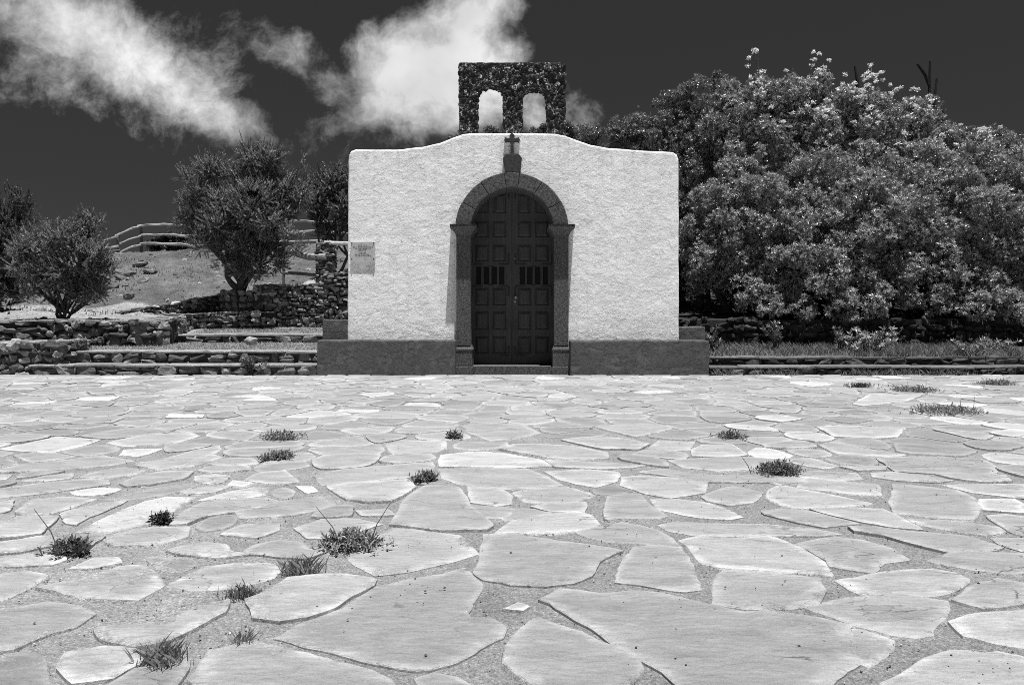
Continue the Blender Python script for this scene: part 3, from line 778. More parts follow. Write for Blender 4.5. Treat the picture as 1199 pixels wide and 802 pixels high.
def prof(mbx, xl, xr, rows, yb):
    """rows: (z, grow_x, y_front) bottom to top"""
    rings = [[(xl - g_, yf, z), (xr + g_, yf, z), (xr + g_, yb, z), (xl - g_, yb, z)] for z, g_, yf in rows]
    mbx.loft(rings)
for sgn in (-1, 1):
    xa, xb = (fx(535), fx(551.5)) if sgn < 0 else (fx(648.5), fx(665))
    m1 = MB(); m1.box(xa, xb, FY - 0.110, FY + 0.345, fz(404) , fz(277)); jamb = m1.build('jamb', 'dressed_stone', chapel)
    p = FY / F
    m2 = MB(); z0 = fz(277)
    prof(m2, xa, xb, [(z0 - .002, 0.006, FY - 0.118), (z0 + .02, 0.008, FY - 0.121), (z0 + .028, 0.018, FY - 0.130), (z0 + .075, 0.045, FY - .170), (z0 + .11, 0.082, FY - 0.220),
                      (z0 + .125, 0.092, FY - 0.236), (z0 + .165, 0.095, FY - 0.240), (AC - 0.004, 0.088, FY - 0.234)], FY + 0.343)
    m2.build('impost', 'dressed_stone', jamb)
    m3 = MB(); zb = fz(404)
    prof(m3, xa, xb, [(-0.02, 0.036, FY - 0.150), (0.125, 0.036, FY - 0.150), (0.128, 0.026, FY - 0.135), (zb - .085, 0.026, FY - 0.135), (zb - .082, 0.034, FY - 0.142), (zb - .055, 0.034, FY - .142),
                      (zb - .045, 0.022, FY - .12), (zb + .003, 0.004, FY - .083)], FY + 0.344)
    m3.build('jamb_base', 'dressed_stone', jamb)
mb = MB(); mb.box(fx(554.5), fx(646), FY - 0.10, FY + 0.50, -0.03, fz(428.5)); mb.build('threshold', 'dressed_stone', chapel)
k = [(591.5, 203.5), (589, 186.5), (592.5, 182), (607.5, 182), (611, 186.5), (608.7, 203.5)]
bm = extrude_outline([(fx(a), fz(b)) for a, b in k][::-1], FY - 0.10, FY + 0.01, 0.012, 2); bm_obj('keystone', bm, 'dark_stone', chapel)
cr = [(597.7, 182.2), (597.9, 169.2), (597, 166.7), (593.2, 166.9), (592.4, 168.2), (590.4, 164.4), (592.2, 161.2), (593.4, 162.6), (597.2, 162.7), (597.6, 160.4), (596.4, 159.2), (599.5, 156.6), (602.6, 159.2),
      (601.5, 160.4), (601.9, 162.7), (605.8, 162.6), (607, 161.2), (608.8, 164.4), (606.8, 168.2), (606, 166.9), (602.2, 166.7), (601.2, 169.2), (601.6, 182.2)]
bm = extrude_outline([(fx(a), fz(b)) for a, b in cr], FY - 0.045, FY - 0.002, 0.006, 2); bm_obj('cross', bm, 'dark_stone', chapel)

# bell gable of rough lava stone
BY = 11.02
bx = lambda x: (x - CX) * BY / F
bz = lambda y: EYE - (y - HY) * BY / F
def notch(xl, xr, ytop, r):
    pts = [(xr, 160)]; cx = (xl + xr) / 2; hw = (xr - xl) / 2
    for a in np.linspace(0, math.pi, 13):
        ca, sa = math.cos(a), math.sin(a); e = 0.75
        pts.append((cx + hw * (abs(ca) ** e) * (1 if ca >= 0 else -1), ytop + r - r * abs(sa) ** e))
    pts.append((xl, 160)); return pts
out = [(537.5, 160), (537, 120), (536.5, 76), (538, 73.5), (600, 73), (661, 73), (662.5, 76), (662.5, 120), (662.5, 160)] + notch(612, 640.5, 100, 15) + notch(559, 589, 96.5, 16)
bm = extrude_outline([(bx(a), bz(b)) for a, b in out], BY, BY + 0.40, 0.0)
bmesh.ops.recalc_face_normals(bm, faces=bm.faces)
me = bpy.data.meshes.new('bell_gable'); bm.to_mesh(me); bm.free()
gable = link('bell_gable', me, None)
md = gable.modifiers.new('r', 'REMESH'); md.mode = 'VOXEL'; md.voxel_size = 0.016
dg = bpy.context.evaluated_depsgraph_get(); me2 = bpy.data.meshes.new_from_object(gable.evaluated_get(dg)); bpy.data.objects.remove(gable)
me2.name = 'bell_gable'
co = np.empty(len(me2.vertices) * 3, np.float32); me2.vertices.foreach_get('co', co); co = co.reshape(-1, 3)
nm = np.empty(len(me2.vertices) * 3, np.float32); me2.vertices.foreach_get('normal', nm); nm = nm.reshape(-1, 3)
dsp = np.empty(len(co))
for i, v in enumerate(co):
    p = Vector(v); q = p * 9.5 + noise.noise_vector(p * 5) * 0.9
    dist, _ = noise.voronoi(q)
    dsp[i] = 0.032 * (min(dist[1] - dist[0], 0.5) * 2 - 0.55) + 0.02 * noise.noise(p * 22) + 0.010 * noise.noise(p * 48)
flat = np.clip((bz(75) - co[:, 2]) / 0.05, 0.25, 1)      # the flat coping keeps its straight edge
flat = flat * np.where(np.abs(nm[:, 1]) < .5, .5, 1.0)      # the reveals of the arches are dressed smoother
co = co + nm * (dsp * flat)[:, None]
me2.vertices.foreach_set('co', co.astype(np.float32).ravel()); me2.update()
link('bell_gable', me2, 'lava_stone', chapel)

# two panelled door leaves
DY = FY + 0.375
dpx = DY / F
dx = lambda x: (x - CX) * dpx
dz = lambda y: EYE - (y - HY) * dpx
DZ0 = fz(428.5) + .004
ACd, RD = AC, 0.70
def arch_h(x): return ACd + math.sqrt(max(RD * RD - x * x, 0.0))
panel_rows = [(227, 250), (259, 278), (286.5, 306), (337, 357.5), (364.5, 386), (393.5, 414)]
for sgn in (-1, 1):
    S_ = lambda a, b: (min(sgn * a, sgn * b), max(sgn * a, sgn * b))
    mb = MB()
    # back boards following the arch
    xs = np.linspace(0.004, RD - 0.012, 26)
    top = [(sgn * x, arch_h(x) ) for x in xs]
    pts = [(sgn * 0.004, DZ0), ] + top + [(sgn * (RD - 0.012), DZ0)]
    if sgn > 0: pts = pts[::-1]
    mb.loft([[(x, DY + 0.012, z) for x, z in pts], [(x, DY + 0.07, z) for x, z in pts]])
    # stiles (x ranges from the meeting edge) and rails, proud of the boards
    stiles = [(0.004, 0.095), (0.320, 0.385), (0.610, RD - 0.012)]
    for a, b in stiles:
        lo, hi = S_(a, b); zt = min(arch_h(a), arch_h(b)) - 0.004 if b < 0.6 else ACd + 0.18
        z_a = DZ0
        if a == 0.320:      # the middle stile is interrupted by the slot band
            mb.box(lo, hi, DY - 0.018, DY + 0.02, DZ0, dz(334)); mb.box(lo, hi, DY - 0.018, DY + 0.02, dz(311), zt)
        else: mb.box(lo, hi, DY - 0.018, DY + 0.02, z_a, zt)
    edges = [(DZ0, dz(414))] + [(dz(panel_rows[i + 1][0]), dz(panel_rows[i][1])) for i in (4, 3)][::1]
    rails = [(DZ0, dz(414)), (dz(393.5), dz(386)), (dz(364.5), dz(357.5)), (dz(337), dz(333)), (dz(312.5), dz(306)), (dz(286.5), dz(278)), (dz(259), dz(250)), (dz(227), dz(221))]
    for z0, z1 in rails:
        for a, b in ((0.095, 0.320), (0.385, 0.610)):
            bb_ = min(b, math.sqrt(max(RD * RD - max(z1 - ACd, 0) ** 2, 0.0)) - 0.01)
            if bb_ > a + .02:
                lo, hi = S_(a, bb_); mb.box(lo, hi, DY - 0.016, DY + 0.02, z0, z1)
    # raised fields
    for yt, yb in panel_rows:
        for a, b in ((0.105, 0.312), (0.393, 0.602)):
            z0, z1 = dz(yb) + .012, dz(yt) - .012
            if z1 > ACd:
                bb_ = min(b, math.sqrt(max(RD * RD - (z1 - ACd) ** 2, 0)) - 0.02)
            else: bb_ = b
            if bb_ < a + .06: continue
            lo, hi = S_(a + .008, bb_ - .004); i = 0.034
            mb.loft([[(lo, DY + .011, z0), (hi, DY + .011, z0), (hi, DY + .011, z1), (lo, DY + .011, z1)],
                     [(lo, DY + .004, z0), (hi, DY + .004, z0), (hi, DY + .004, z1), (lo, DY + .004, z1)],
                     [(lo + i, DY - .014, z0 + i), (hi - i, DY - .014, z0 + i), (hi - i, DY - .014, z1 - i), (lo + i, DY - .014, z1 - i)]])
    # bars between the ventilation slots
    zs0, zs1 = dz(333), dz(312.5)
    slots = [(0.125, 0.213), (0.250, 0.338), (0.380, 0.468), (0.508, 0.590)]
    e = [0.095] + [v for s_ in slots for v in s_] + [0.61]
    for a, b in zip(e[0::2], e[1::2]):
        lo, hi = S_(a, b); mb.box(lo, hi, DY - 0.014, DY + 0.02, zs0 - .001, zs1 + .001)
    leaf = mb.build('door_leaf', 'door_wood', chapel)
    for a, b in slots:
        lo, hi = S_(a, b); m2 = MB(); m2.box(lo + .001, hi - .001, DY + 0.002, DY + 0.0105, zs0, zs1); m2.build('vent_slot', 'slot_shade', leaf)  # near-black strip paints the shade inside the open slot
    def corner_iron(xc, zc, sx, sz, L=0.165):
        m2 = MB(); t_ = 0.024
        lo, hi = S_(xc, xc + sx * L); m2.box(lo, hi, DY - 0.026, DY - 0.0165, zc - t_ / 2, zc + t_ / 2)
        lo, hi = S_(xc - t_ / 2, xc + t_ / 2); za, zb2 = sorted((zc + sz * t_ / 2, zc + sz * L)); m2.box(lo, hi, DY - 0.027, DY - 0.0165, za, zb2)
        m2.build('corner_iron', 'iron', leaf)
    for zc, sz in ((dz(309.5), 1), (dz(335.2), -1)):
        corner_iron(0.055, zc, 1, sz); corner_iron(0.655, zc, -1, sz)
    corner_iron(0.055, dz(416), 1, 1, .15); corner_iron(0.055, dz(223.5), 1, -1, .14)
    if sgn > 0:
        m2 = MB(); ring = lambda r, y, cx_, cz_: [(cx_ + r * math.cos(t), y, cz_ + r * math.sin(t)) for t in np.linspace(0, 2 * math.pi, 15)[:-1]]
        cx_, cz_ = dx(604), dz(348)
        m2.loft([ring(.032, DY - .018, cx_, cz_), ring(.032, DY - .026, cx_, cz_), ring(.012, DY - .03, cx_, cz_), ring(.012, DY - .05, cx_, cz_), ring(.024, DY - .06, cx_, cz_), ring(.02, DY - .078, cx_, cz_)])
        m2.build('door_knob', 'brass', leaf, True)
        m2 = MB(); m2.loft([ring(.018, DY - .018, dx(603), dz(353.5)), ring(.016, DY - .028, dx(603), dz(353.5))]); m2.build('keyhole_plate', 'brass', leaf)
        m2 = MB(); m2.loft([ring(.013, DY - .018, dx(602.8), dz(303)), ring(.010, DY - .03, dx(602.8), dz(303))]); m2.build('bolt_head', 'brass', leaf)

# tin plaque on the wall
pl = empty('plaque', (fx(425), FY - 0.02, fz(305)), 'weathered grey metal plaque screwed to the white wall left of the door', 'plaque')
bm = rounded_box((fx(411), fx(439.5), FY - 0.034, FY + 0.002, fz(305.3), fz(283.4)), 0.003, 1); bm_obj('plate', bm, 'tin_plaque', pl)
for a in (412.6, 438):
    for b in (284.8, 303.8):
        m2 = MB(); m2.loft([[(fx(a) + .009 * math.cos(t), y, fz(b) + .009 * math.sin(t)) for t in np.linspace(0, 2 * math.pi, 9)[:-1]] for y in (FY - .033, FY - .041)]); m2.build('screw', 'iron', pl)
m2 = MB(); random.seed(5)
for yl, xa, xb in ((287.6, 419.5, 430), (289.7, 414, 437), (291.6, 416, 435), (293.4, 420, 429), (296.4, 421, 429), (298.2, 416.5, 434), (299.6, 417, 435.5)):
    x = xa
    while x < xb:                                           # worn, unreadable engraved strokes
        w2 = random.uniform(0.5, 1.7); m2.box(fx(x), fx(min(x + w2, xb)), FY - 0.0362, FY - 0.0345, fz(yl + .38), fz(yl - .38)); x += w2 + random.uniform(.3, .7)
m2.build('lettering', 'engraved', pl)

# ------------------------------------------------------------------ steps and rubble walls
sL = 'stone steps left of the chapel'
stone_step('stone_step', wx(33, 10.6), px_(371) - 0.01, 10.63, 11.30, 0.0, 0.171, 'lowest long rubble step left of the chapel, at paving level', sL)
stone_step('stone_step', wx(64, 11.1), -3.04, 11.10, 11.75, 0.16, 0.36, 'middle rubble step left of the chapel, above the lowest one', sL)
stone_step('stone_step', wx(190, 13.0), -2.7, 13.0, 13.6, 0.42, 0.585, 'topmost short rubble step below the terrace wall, behind the grass strip', sL)
sR = 'stone steps right of the chapel'
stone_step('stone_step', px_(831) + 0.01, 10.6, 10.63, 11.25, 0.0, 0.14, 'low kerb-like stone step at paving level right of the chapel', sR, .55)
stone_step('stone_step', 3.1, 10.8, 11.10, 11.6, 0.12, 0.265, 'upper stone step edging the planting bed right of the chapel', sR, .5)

rubble_wall('rubble_wall', [(-11.5, 10.72, 0, .5), (wx(70, 10.75), 10.72, 0, .53), (wx(70, 10.75) , 11.5, .2, .53)], 'low stepped rubble wall at the left end of the steps', 'wall', 0.14, 0.7)
rubble_wall('rubble_wall', [(-12, 12.3, .42, .80), (-8.75, 12.3, .42, .86), (-6.3, 12.3, .42, .86), (-6.6, 14.1, .65, .99)], 'rubble retaining wall with flat capstones below the small bushy tree', 'wall', 0.155, 0.45)
rubble_wall('rubble_wall', [(-7.0, 14.1, .70, .98), (-5.5, 14.18, .72, 1.03), (-5.0, 14.2, .72, 1.03)], 'low rubble terrace wall in front of the round planter', 'wall', 0.115, 0.4)
rubble_wall('rubble_wall', [(-8.7, 15.2, .95, 1.06), (-7.5, 15.1, .95, 1.24), (-6.2, 14.9, .95, 1.46)], 'sloping rubble wall climbing towards the round planter', 'wall', 0.11, 0.3)
rubble_wall('stone_pier', [(-5.42, 14.42, .68, 1.58), (-5.12, 14.42, .68, 1.60), (-5.12, 14.7, .7, 1.6)], 'dark rubble pier beside the round planter', 'pier', 0.13, 0.35)
rubble_wall('rubble_wall', [(-5.11, 14.55, .68, 1.60), (-4.1, 14.6, .68, 1.64), (-4.0, 14.6, .68, 1.86), (-2.5, 14.6, .7, 1.90)], 'tall rubble terrace wall between the pier and the chapel', 'wall', 0.11, 0.4)
rubble_wall('stone_pillar', [(wx(371, 15.4), 15.4, 1.5, 2.55), (wx(388, 15.4), 15.4, 1.5, 2.6), (wx(388, 15.4), 15.75, 1.5, 2.6)], 'dark stone fence pillar with wooden rails let into it', 'pillar', 0.12, 0.35)
rubble_wall('rubble_wall', [(2.7, 13.0, .35, .90), (6, 13.0, .38, .90), (12.5, 13.2, .38, .93)], 'long dark rubble wall in the shade under the bushes', 'wall', 0.17, 0.4, (0.02, 0.07), None, False)  # shade under the bushes put into the darker stone tones
# round planter
mb = MB(); pcx, pcy = wx(282, 14.6), 14.62
for zz, r in ((1.03, .30), (1.16, .35), (1.30, .37), (1.42, .36)):
    nst = 15
    for k in range(nst):
        a = 2 * math.pi * k / nst + zz * 3; rock(mb, (pcx + r * math.cos(a), pcy + r * math.sin(a), zz), (.075, .06, .066), random.uniform(.08, .22), a + math.pi / 2)
mb.loft([[(pcx + .34 * math.cos(t), pcy + .34 * math.sin(t), z) for t in np.linspace(0, 2 * math.pi, 17)[:-1]] for z in (.85, 1.44)], 0.06)
mb.build('stone_planter', 'rubble', None, False, 'round rubble planter holding the tall heath tree', 'planter')

# loose rocks on the slope
slab = [(166, 309, 10), (176, 317, 9), (150, 320, 10), (169, 327, 8), (143, 325, 7), (132, 335, 10), (122, 330, 6), (150, 348, 9)]
lab = ['topmost flat dark rock on the bare slope below the fence corner', 'flat pale-edged rock just right below the topmost slope rock', 'wide flat rock left of the slope rocks, upper row', 'blocky dark rock lowest of the cluster on the slope',
       'small rock beside the wide flat slope rock', 'long flat rock lying lower left on the slope near the bushy tree', 'small rock at the bushy tree edge of the slope', 'half buried slab at the foot of the slope']
def slope_hit(x, y):
    best = None
    for Y in np.arange(16.5, 25, 0.05):
        if wz(y, Y) <= hill_z(wx(x, Y), Y): return Y
    return 22.0
for (x, y, hw), lb in zip(slab, lab):
    Y = slope_hit(x, y + 2); mb = MB()
    rock(mb, (wx(x, Y), Y, hill_z(wx(x, Y), Y) + 0.02), (hw * .8 * Y / F, 0.16, 0.085), random.uniform(.12, .2), 0, .45, .2)
    mb.build('slope_rock', 'rubble', None, False, lb, 'rock', 'rocks lying on the slope')
mb = MB(); Yr = 12.5; rock(mb, (wx(294, Yr), Yr, hill_z(-4.8, Yr) + .07), (.12, .09, .10), .45, .2, .8, .3); mb.build('pale_rock', 'rubble', None, False, 'pale pointed rock in the grass strip between the steps', 'rock')

# ------------------------------------------------------------------ fences
def rail(mb, p, q, r, tone=0.34, sag=0.03):
    n = 7; pts = []
    for i in range(n):
        t = i / (n - 1); v = Vector(p).lerp(Vector(q), t)
        v.z += math.sin(t * math.pi) * sag * random.uniform(.4, 1.2) + random.uniform(-.012, .012); pts.append(v)
    mb.tube(pts, [r * random.uniform(.85, 1.15) for _ in pts], 8, tone, .12)
YFn = 23.6
P_ = lambda x, y, Y: (wx(x, Y), Y, wz(y, Y))
fence = empty('rail_fence', (wx(165, YFn), YFn, wz(296, YFn)), 'rustic three-rail wooden fence along the hill crest behind the tall heath tree', 'fence', 'wooden fences')
nodes = [(30, 352, 21.6), (110, 320, 22.4), (138, 309, 23.0), (165, 296, YFn), (222, 297, YFn), (290, 296, 23.8), (336, 292, 23.8), (407, 294, 23.8)]
offs = [(0, -31, -20, -9)]
for i, (x, y, Y) in enumerate(nodes):
    m2 = MB(); m2.tube([P_(x, y + 12, Y), P_(x + .5, y - 14, Y), P_(x, y - 33, Y)], [.055, .05, .048], 7, 0.13, .1); m2.build('post', 'wood_rail', fence)
for (xa, ya, Ya), (xb, yb, Yb) in zip(nodes[:-1], nodes[1:]):
    for o_ in (-31, -20, -9):
        m2 = MB(); a_ = P_(xa - 2, ya + o_ + random.uniform(-1, 1), Ya); b_ = P_(xb + 2, yb + o_ + random.uniform(-1, 1), Yb)
        a_ = (a_[0], a_[1] - .07, a_[2]); b_ = (b_[0], b_[1] - .07, b_[2]); rail(m2, a_, b_, random.uniform(.038, .055), .30, .06); m2.build('rail', 'wood_rail', fence)
Yn = 15.6
fn = empty('rail_fence', (wx(332, Yn), Yn, wz(330, Yn)), 'short near fence of thick logs between a thin post and the stone pillar', 'fence', 'wooden fences')
m2 = MB(); m2.tube([P_(332, 334, Yn), P_(332.5, 300, Yn), P_(332, 274, Yn)], [.032, .03, .028], 7, .17, .08); m2.build('post', 'wood_rail', fn)
m2 = MB(); m2.tube([P_(334, 293, Yn), P_(350, 298, Yn - .1), P_(362, 301, Yn - .12), P_(382, 300.5, Yn - .25)], [.055, .075, .08, .07], 8, .32, .12); m2.build('rail', 'wood_rail', fn)
m2 = MB(); m2.tube([P_(332, 319.5, Yn), P_(350, 320.5, Yn), P_(372, 322.5, Yn - .1)], [.035, .04, .036], 7, .2, .1); m2.build('rail', 'wood_rail', fn)
m2 = MB(); m2.tube([P_(380, 284.5, Yn - .15), P_(395, 285, Yn - .2), P_(420, 285.5, Yn - .2)], [.045, .05, .05], 8, .45, .1); m2.build('rail', 'wood_rail', fn)

# ------------------------------------------------------------------ foliage
def rot_to(dirs, roll):
    """rotation matrices taking +Z to dirs, spun by roll"""
    d = dirs / np.linalg.norm(dirs, axis=1, keepdims=True)
    h = np.where(np.abs(d[:, 2:3]) < 0.95, np.array([[0, 0, 1.0]]), np.array([[1.0, 0, 0]]))
    u = np.cross(h, d); u /= np.linalg.norm(u, axis=1, keepdims=True); v = np.cross(d, u)
    c, s = np.cos(roll)[:, None], np.sin(roll)[:, None]
    return np.stack([u * c + v * s, -u * s + v * c, d], 2)
def leaf_quad(L, w, ang, tilt, z0=0.0, fold=0.0):
    """a pointed leaf from the axis outwards: base, side, tip, side"""
    o = np.array([math.cos(ang), math.sin(ang), 0]); sd = np.array([-math.sin(ang), math.cos(ang), 0]); up = np.array([0, 0, 1.0])
    d = o * math.sin(tilt) + up * math.cos(tilt); b = up * z0
    nrm = np.cross(d, sd)
    return [b, b + d * L * .5 + sd * w + nrm * fold, b + d * L, b + d * L * .5 - sd * w + nrm * fold]
def scatter(mb, T, pos, dirs, scale, tone):
    n, k = len(pos), len(T)
    Rm = rot_to(dirs, rng.uniform(0, 6.28, n))
    V = np.einsum('nij,kj->nki', Rm, T) * scale[:, None, None] + pos[:, None, :]
    Fq = np.arange(n * k).reshape(-1, 4)
    tn = np.repeat(tone, k).reshape(n, k // 4, 4) * rng.uniform(.55, 1.5, (n, k // 4, 1))
    mb.add(V.reshape(-1, 3), [Fq], tn.ravel())
def template_rosette(n=9, L=0.062, w=0.0105, seed=0):
    r = random.Random(seed); Q = []
    for i in range(n):
        Q += leaf_quad(L * r.uniform(.7, 1.15), w * r.uniform(.8, 1.2), i * 2.4 + r.uniform(-.3, .3), 0.45 + 1.05 * (1 - i / n) + r.uniform(-.15, .15), 0.03 * i / n, 0.004)
    return np.array(Q)
def template_spray(n=34, H=0.20, L=0.042, w=0.0075, seed=0):
    r = random.Random(seed); Q = []
    for i in range(n):
        t = i / n; Q += leaf_quad(L * r.uniform(.7, 1.2) * (1 - .35 * t), w * r.uniform(.8, 1.3), i * 2.4 + r.uniform(-.4, .4), r.uniform(.45, 1.0), H * (t ** .9), 0.0)
    return np.array(Q)
ROS = [template_rosette(seed=i) for i in range(3)]; SPR = [template_spray(seed=i) for i in range(3)]

def sample_blobs(blobs, n, lo=0.5, lump=0.22):
    """points spread through a union of lumpy balls (centre, radii), thicker towards the outside"""
    vol = np.array([b[3] * b[3] * b[4] for b in blobs]) ** 0.75; pick = rng.choice(len(blobs), n, p=vol / vol.sum())
    u = rng.normal(size=(n, 3)); u /= np.linalg.norm(u, axis=1, keepdims=True)
    B = np.array(blobs)[pick]; r = lo + (1 - lo) * rng.uniform(0, 1, n) ** 0.6
    # every ball has its own bulges and hollows
    ph = B[:, 0:3] * 7.3
    bul = np.array([noise.noise(Vector(a * 2.2 + b)) + .6 * noise.noise(Vector(a * 5.0 + b)) for a, b in zip(u, ph)])
    r = r * (1 + lump * 1.5 * bul)
    pos = B[:, :3] + u * r[:, None] * np.stack([B[:, 3], B[:, 3], B[:, 4]], 1)
    return pos, u, r, bul
def expand(blobs, k, size=.42, out=.74, core=True):
    """break every ball into bunches of foliage on its upper and outer side"""
    o = []
    for b in blobs:
        if core: o.append((b[0], b[1], b[2], b[3] * .62, b[4] * .62))
        for _ in range(k):
            u = rng.normal(size=3); u /= np.linalg.norm(u)
            if u[2] < -.55: u[2] *= -1
            r = size * rng.uniform(.65, 1.3)
            o.append((b[0] + u[0] * b[3] * out, b[1] + u[1] * b[3] * out, b[2] + u[2] * b[4] * out, b[3] * r, b[4] * r * .85))
    return o
def clump_filter(pos, freq, keep, seed=0.0):
    nz = np.array([noise.noise(Vector(p * freq + seed)) for p in pos]); return nz > keep
def limb(mb, a, b, r0, r1, tone, bend=0.12):
    a, b = Vector(a), Vector(b); n = 6; L = (b - a).length; pts = []
    off = Vector((random.uniform(-1, 1), random.uniform(-1, 1), random.uniform(-.3, .6))) * bend * L
    for i in range(n):
        t = i / (n - 1); pts.append(a.lerp(b, t) + off * math.sin(t * math.pi) + Vector((random.uniform(-1, 1), random.uniform(-1, 1), 0)) * 0.012)
    mb.tube(pts, [r0 + (r1 - r0) * (i / (n - 1)) for i in range(n)], 6, tone, .08)

def px_blobs(lst, flat=1.0):
    out = []
    for x, y, r, Y in lst: out.append((wx(x, Y), Y, wz(y, Y), r * Y / F, r * Y / F * flat))
    return out

def heath_tree(label, base, forks, blobs, n, tone=(0.05, 0.10), trunk_r=0.07, scale=(0.55, 1.05), cut=-0.13):
    t = empty('heath_tree', base, label, 'tree', 'trees left of the chapel')
    mbk = MB(); B = Vector(base)
    for i, b in enumerate(blobs):
        f_ = Vector(forks[i % len(forks)])
        c = Vector(b[:3]); limb(mbk, f_, c, trunk_r * .6, .012, .07)
        for _ in range(4):
            u = Vector((random.gauss(0, 1), random.gauss(0, 1), random.uniform(0, 1))).normalized()
            limb(mbk, f_.lerp(c, random.uniform(.45, .95)), c + Vector((u.x * b[3], u.y * b[3], u.z * b[4])) * .8, .014, .005, .06)
    for f_ in forks: limb(mbk, B, f_, trunk_r, trunk_r * .6, .08, .06)
    mbk.build('trunk_and_stems', 'bark', t, True)
    pos, u, r, bul = sample_blobs(expand(blobs, 9, .42, .86), int(n * 1.75), 0.12, 0.28)
    k = clump_filter(pos, 2.3, cut, 5); pos, u = pos[k], u[k]
    dirs = u * .85 + np.array([0, 0, .5]) + rng.normal(size=pos.shape) * .38
    # upright plumes: short stacks of sprays that break the outline
    pl = np.where((u[:, 2] > -.1) & (rng.uniform(size=len(pos)) < .08))[0]; extra_p, extra_d = [], []
    for q in pl:
        d = u[q] * .6 + np.array([0, 0, 1.0]) + rng.normal(size=3) * .18; d /= np.linalg.norm(d)
        for kk in range(int(rng.integers(2, 4))): extra_p.append(pos[q] + d * .075 * (kk + 1)); extra_d.append(d)
    pos = np.concatenate([pos, np.array(extra_p)]); dirs = np.concatenate([dirs, np.array(extra_d)])
    mc = MB(); sc = rng.uniform(*scale, len(pos)); tn = rng.uniform(*tone, len(pos)); w3 = rng.integers(0, 3, len(pos)); sc[-len(extra_p):] *= .72
    for j in range(3): scatter(mc, SPR[j], pos[w3 == j], dirs[w3 == j], sc[w3 == j], tn[w3 == j])
    mc.build('crown', 'heath_mat', t)
    return t

# small bushy tree behind the capstone wall
bY = 12.95; b0 = (wx(75, bY), bY, .82)
heath_tree('small vase-shaped bushy tree with many stems growing behind the capstone wall', b0,
    [(b0[0] - .08, bY, 0.98), (b0[0] + .06, bY - .05, 0.98), (b0[0] + .0, bY + .06, 1.02), (b0[0] + .12, bY, .96), (b0[0] - .14, bY, .95)],
    px_blobs([(44, 318, 25, 12.9), (66, 296, 28, 12.8), (90, 300, 28, 13.0), (110, 312, 23, 12.9), (78, 322, 28, 12.7), (60, 335, 22, 12.9), (98, 335, 20, 12.7), (103, 274, 13, 13), (40, 302, 20, 13.1), (82, 276, 15, 13.2), (118, 322, 14, 13.0), (30, 325, 16, 12.9), (52, 284, 9, 13), (92, 350, 12, 12.9), (108, 262, 9, 13), (100, 260, 7, 13), (24, 302, 9, 13), (38, 342, 11, 12.9), (112, 340, 10, 12.9)]), 4400, (0.09, 0.27), .042)
# tall heath tree in the round planter
tY = 14.6; t0 = (pcx, pcy, 1.42)
heath_tree('tall heath tree with a broad ragged crown growing out of the round planter', t0,
    [(pcx - .04, tY, 1.7), (pcx + .06, tY - .06, 1.75), (pcx - .30, tY, 1.78), (pcx + .12, tY + .1, 1.7)],
    px_blobs([(235, 212, 22, 14.6), (262, 222, 30, 14.5), (300, 208, 30, 14.6), (330, 222, 28, 14.7), (250, 252, 28, 14.5), (285, 255, 36, 14.3), (318, 262, 34, 14.5), (268, 285, 32, 14.5), (303, 297, 28, 14.4), (238, 278, 20, 14.6), (340, 248, 20, 14.8), (222, 232, 12, 14.6), (312, 190, 15, 14.6), (345, 205, 14, 14.7), (280, 196, 16, 14.7), (252, 196, 10, 14.7), (276, 312, 16, 14.45), (296, 320, 15, 14.4), (312, 312, 14, 14.5), (226, 266, 15, 14.6), (216, 226, 9, 14.6), (330, 283, 20, 14.5), (290, 184, 9, 14.6), (352, 196, 8, 14.7), (308, 180, 8, 14.6)]), 8500, (0.08, 0.25), .085)
# tree at the chapel's corner, and the one cut by the picture's left edge
cY = 17.2; c0 = (wx(393, cY), cY, hill_z(wx(393, cY), cY) - .05)
heath_tree('open multi-stemmed tree behind the terrace wall, close to the chapel corner', c0,
    [(c0[0] - .35, cY, 2.4), (c0[0], cY - .1, 2.5), (c0[0] + .3, cY, 2.45)],
    px_blobs([(385, 230, 24, 17.2), (400, 255, 26, 17.1), (375, 255, 18, 17.3), (412, 225, 24, 17.3), (398, 215, 15, 17.2), (382, 272, 14, 17.2), (368, 238, 12, 17.2), (425, 250, 26, 17.3)]), 2900, (0.07, 0.18), .055, (0.8, 1.4))
eY = 16.0; e0 = (wx(-6, eY), eY, hill_z(wx(-6, eY), eY) - .05)
heath_tree('dark narrow tree standing left of the small bushy tree', e0, [(e0[0], eY, 1.7), (e0[0] + .2, eY, 1.8)],
    px_blobs([(5, 232, 15, 16), (20, 238, 10, 16), (8, 262, 18, 16), (16, 290, 18, 16), (2, 310, 24, 15.9), (20, 325, 14, 16), (-20, 280, 30, 16), (-15, 240, 20, 16), (-30, 320, 28, 16), (6, 338, 18, 15.9), (-12, 348, 20, 15.9), (22, 345, 12, 15.9), (-30, 300, 26, 15.9)]), 2900, (0.04, 0.10), .08, (0.8, 1.4))

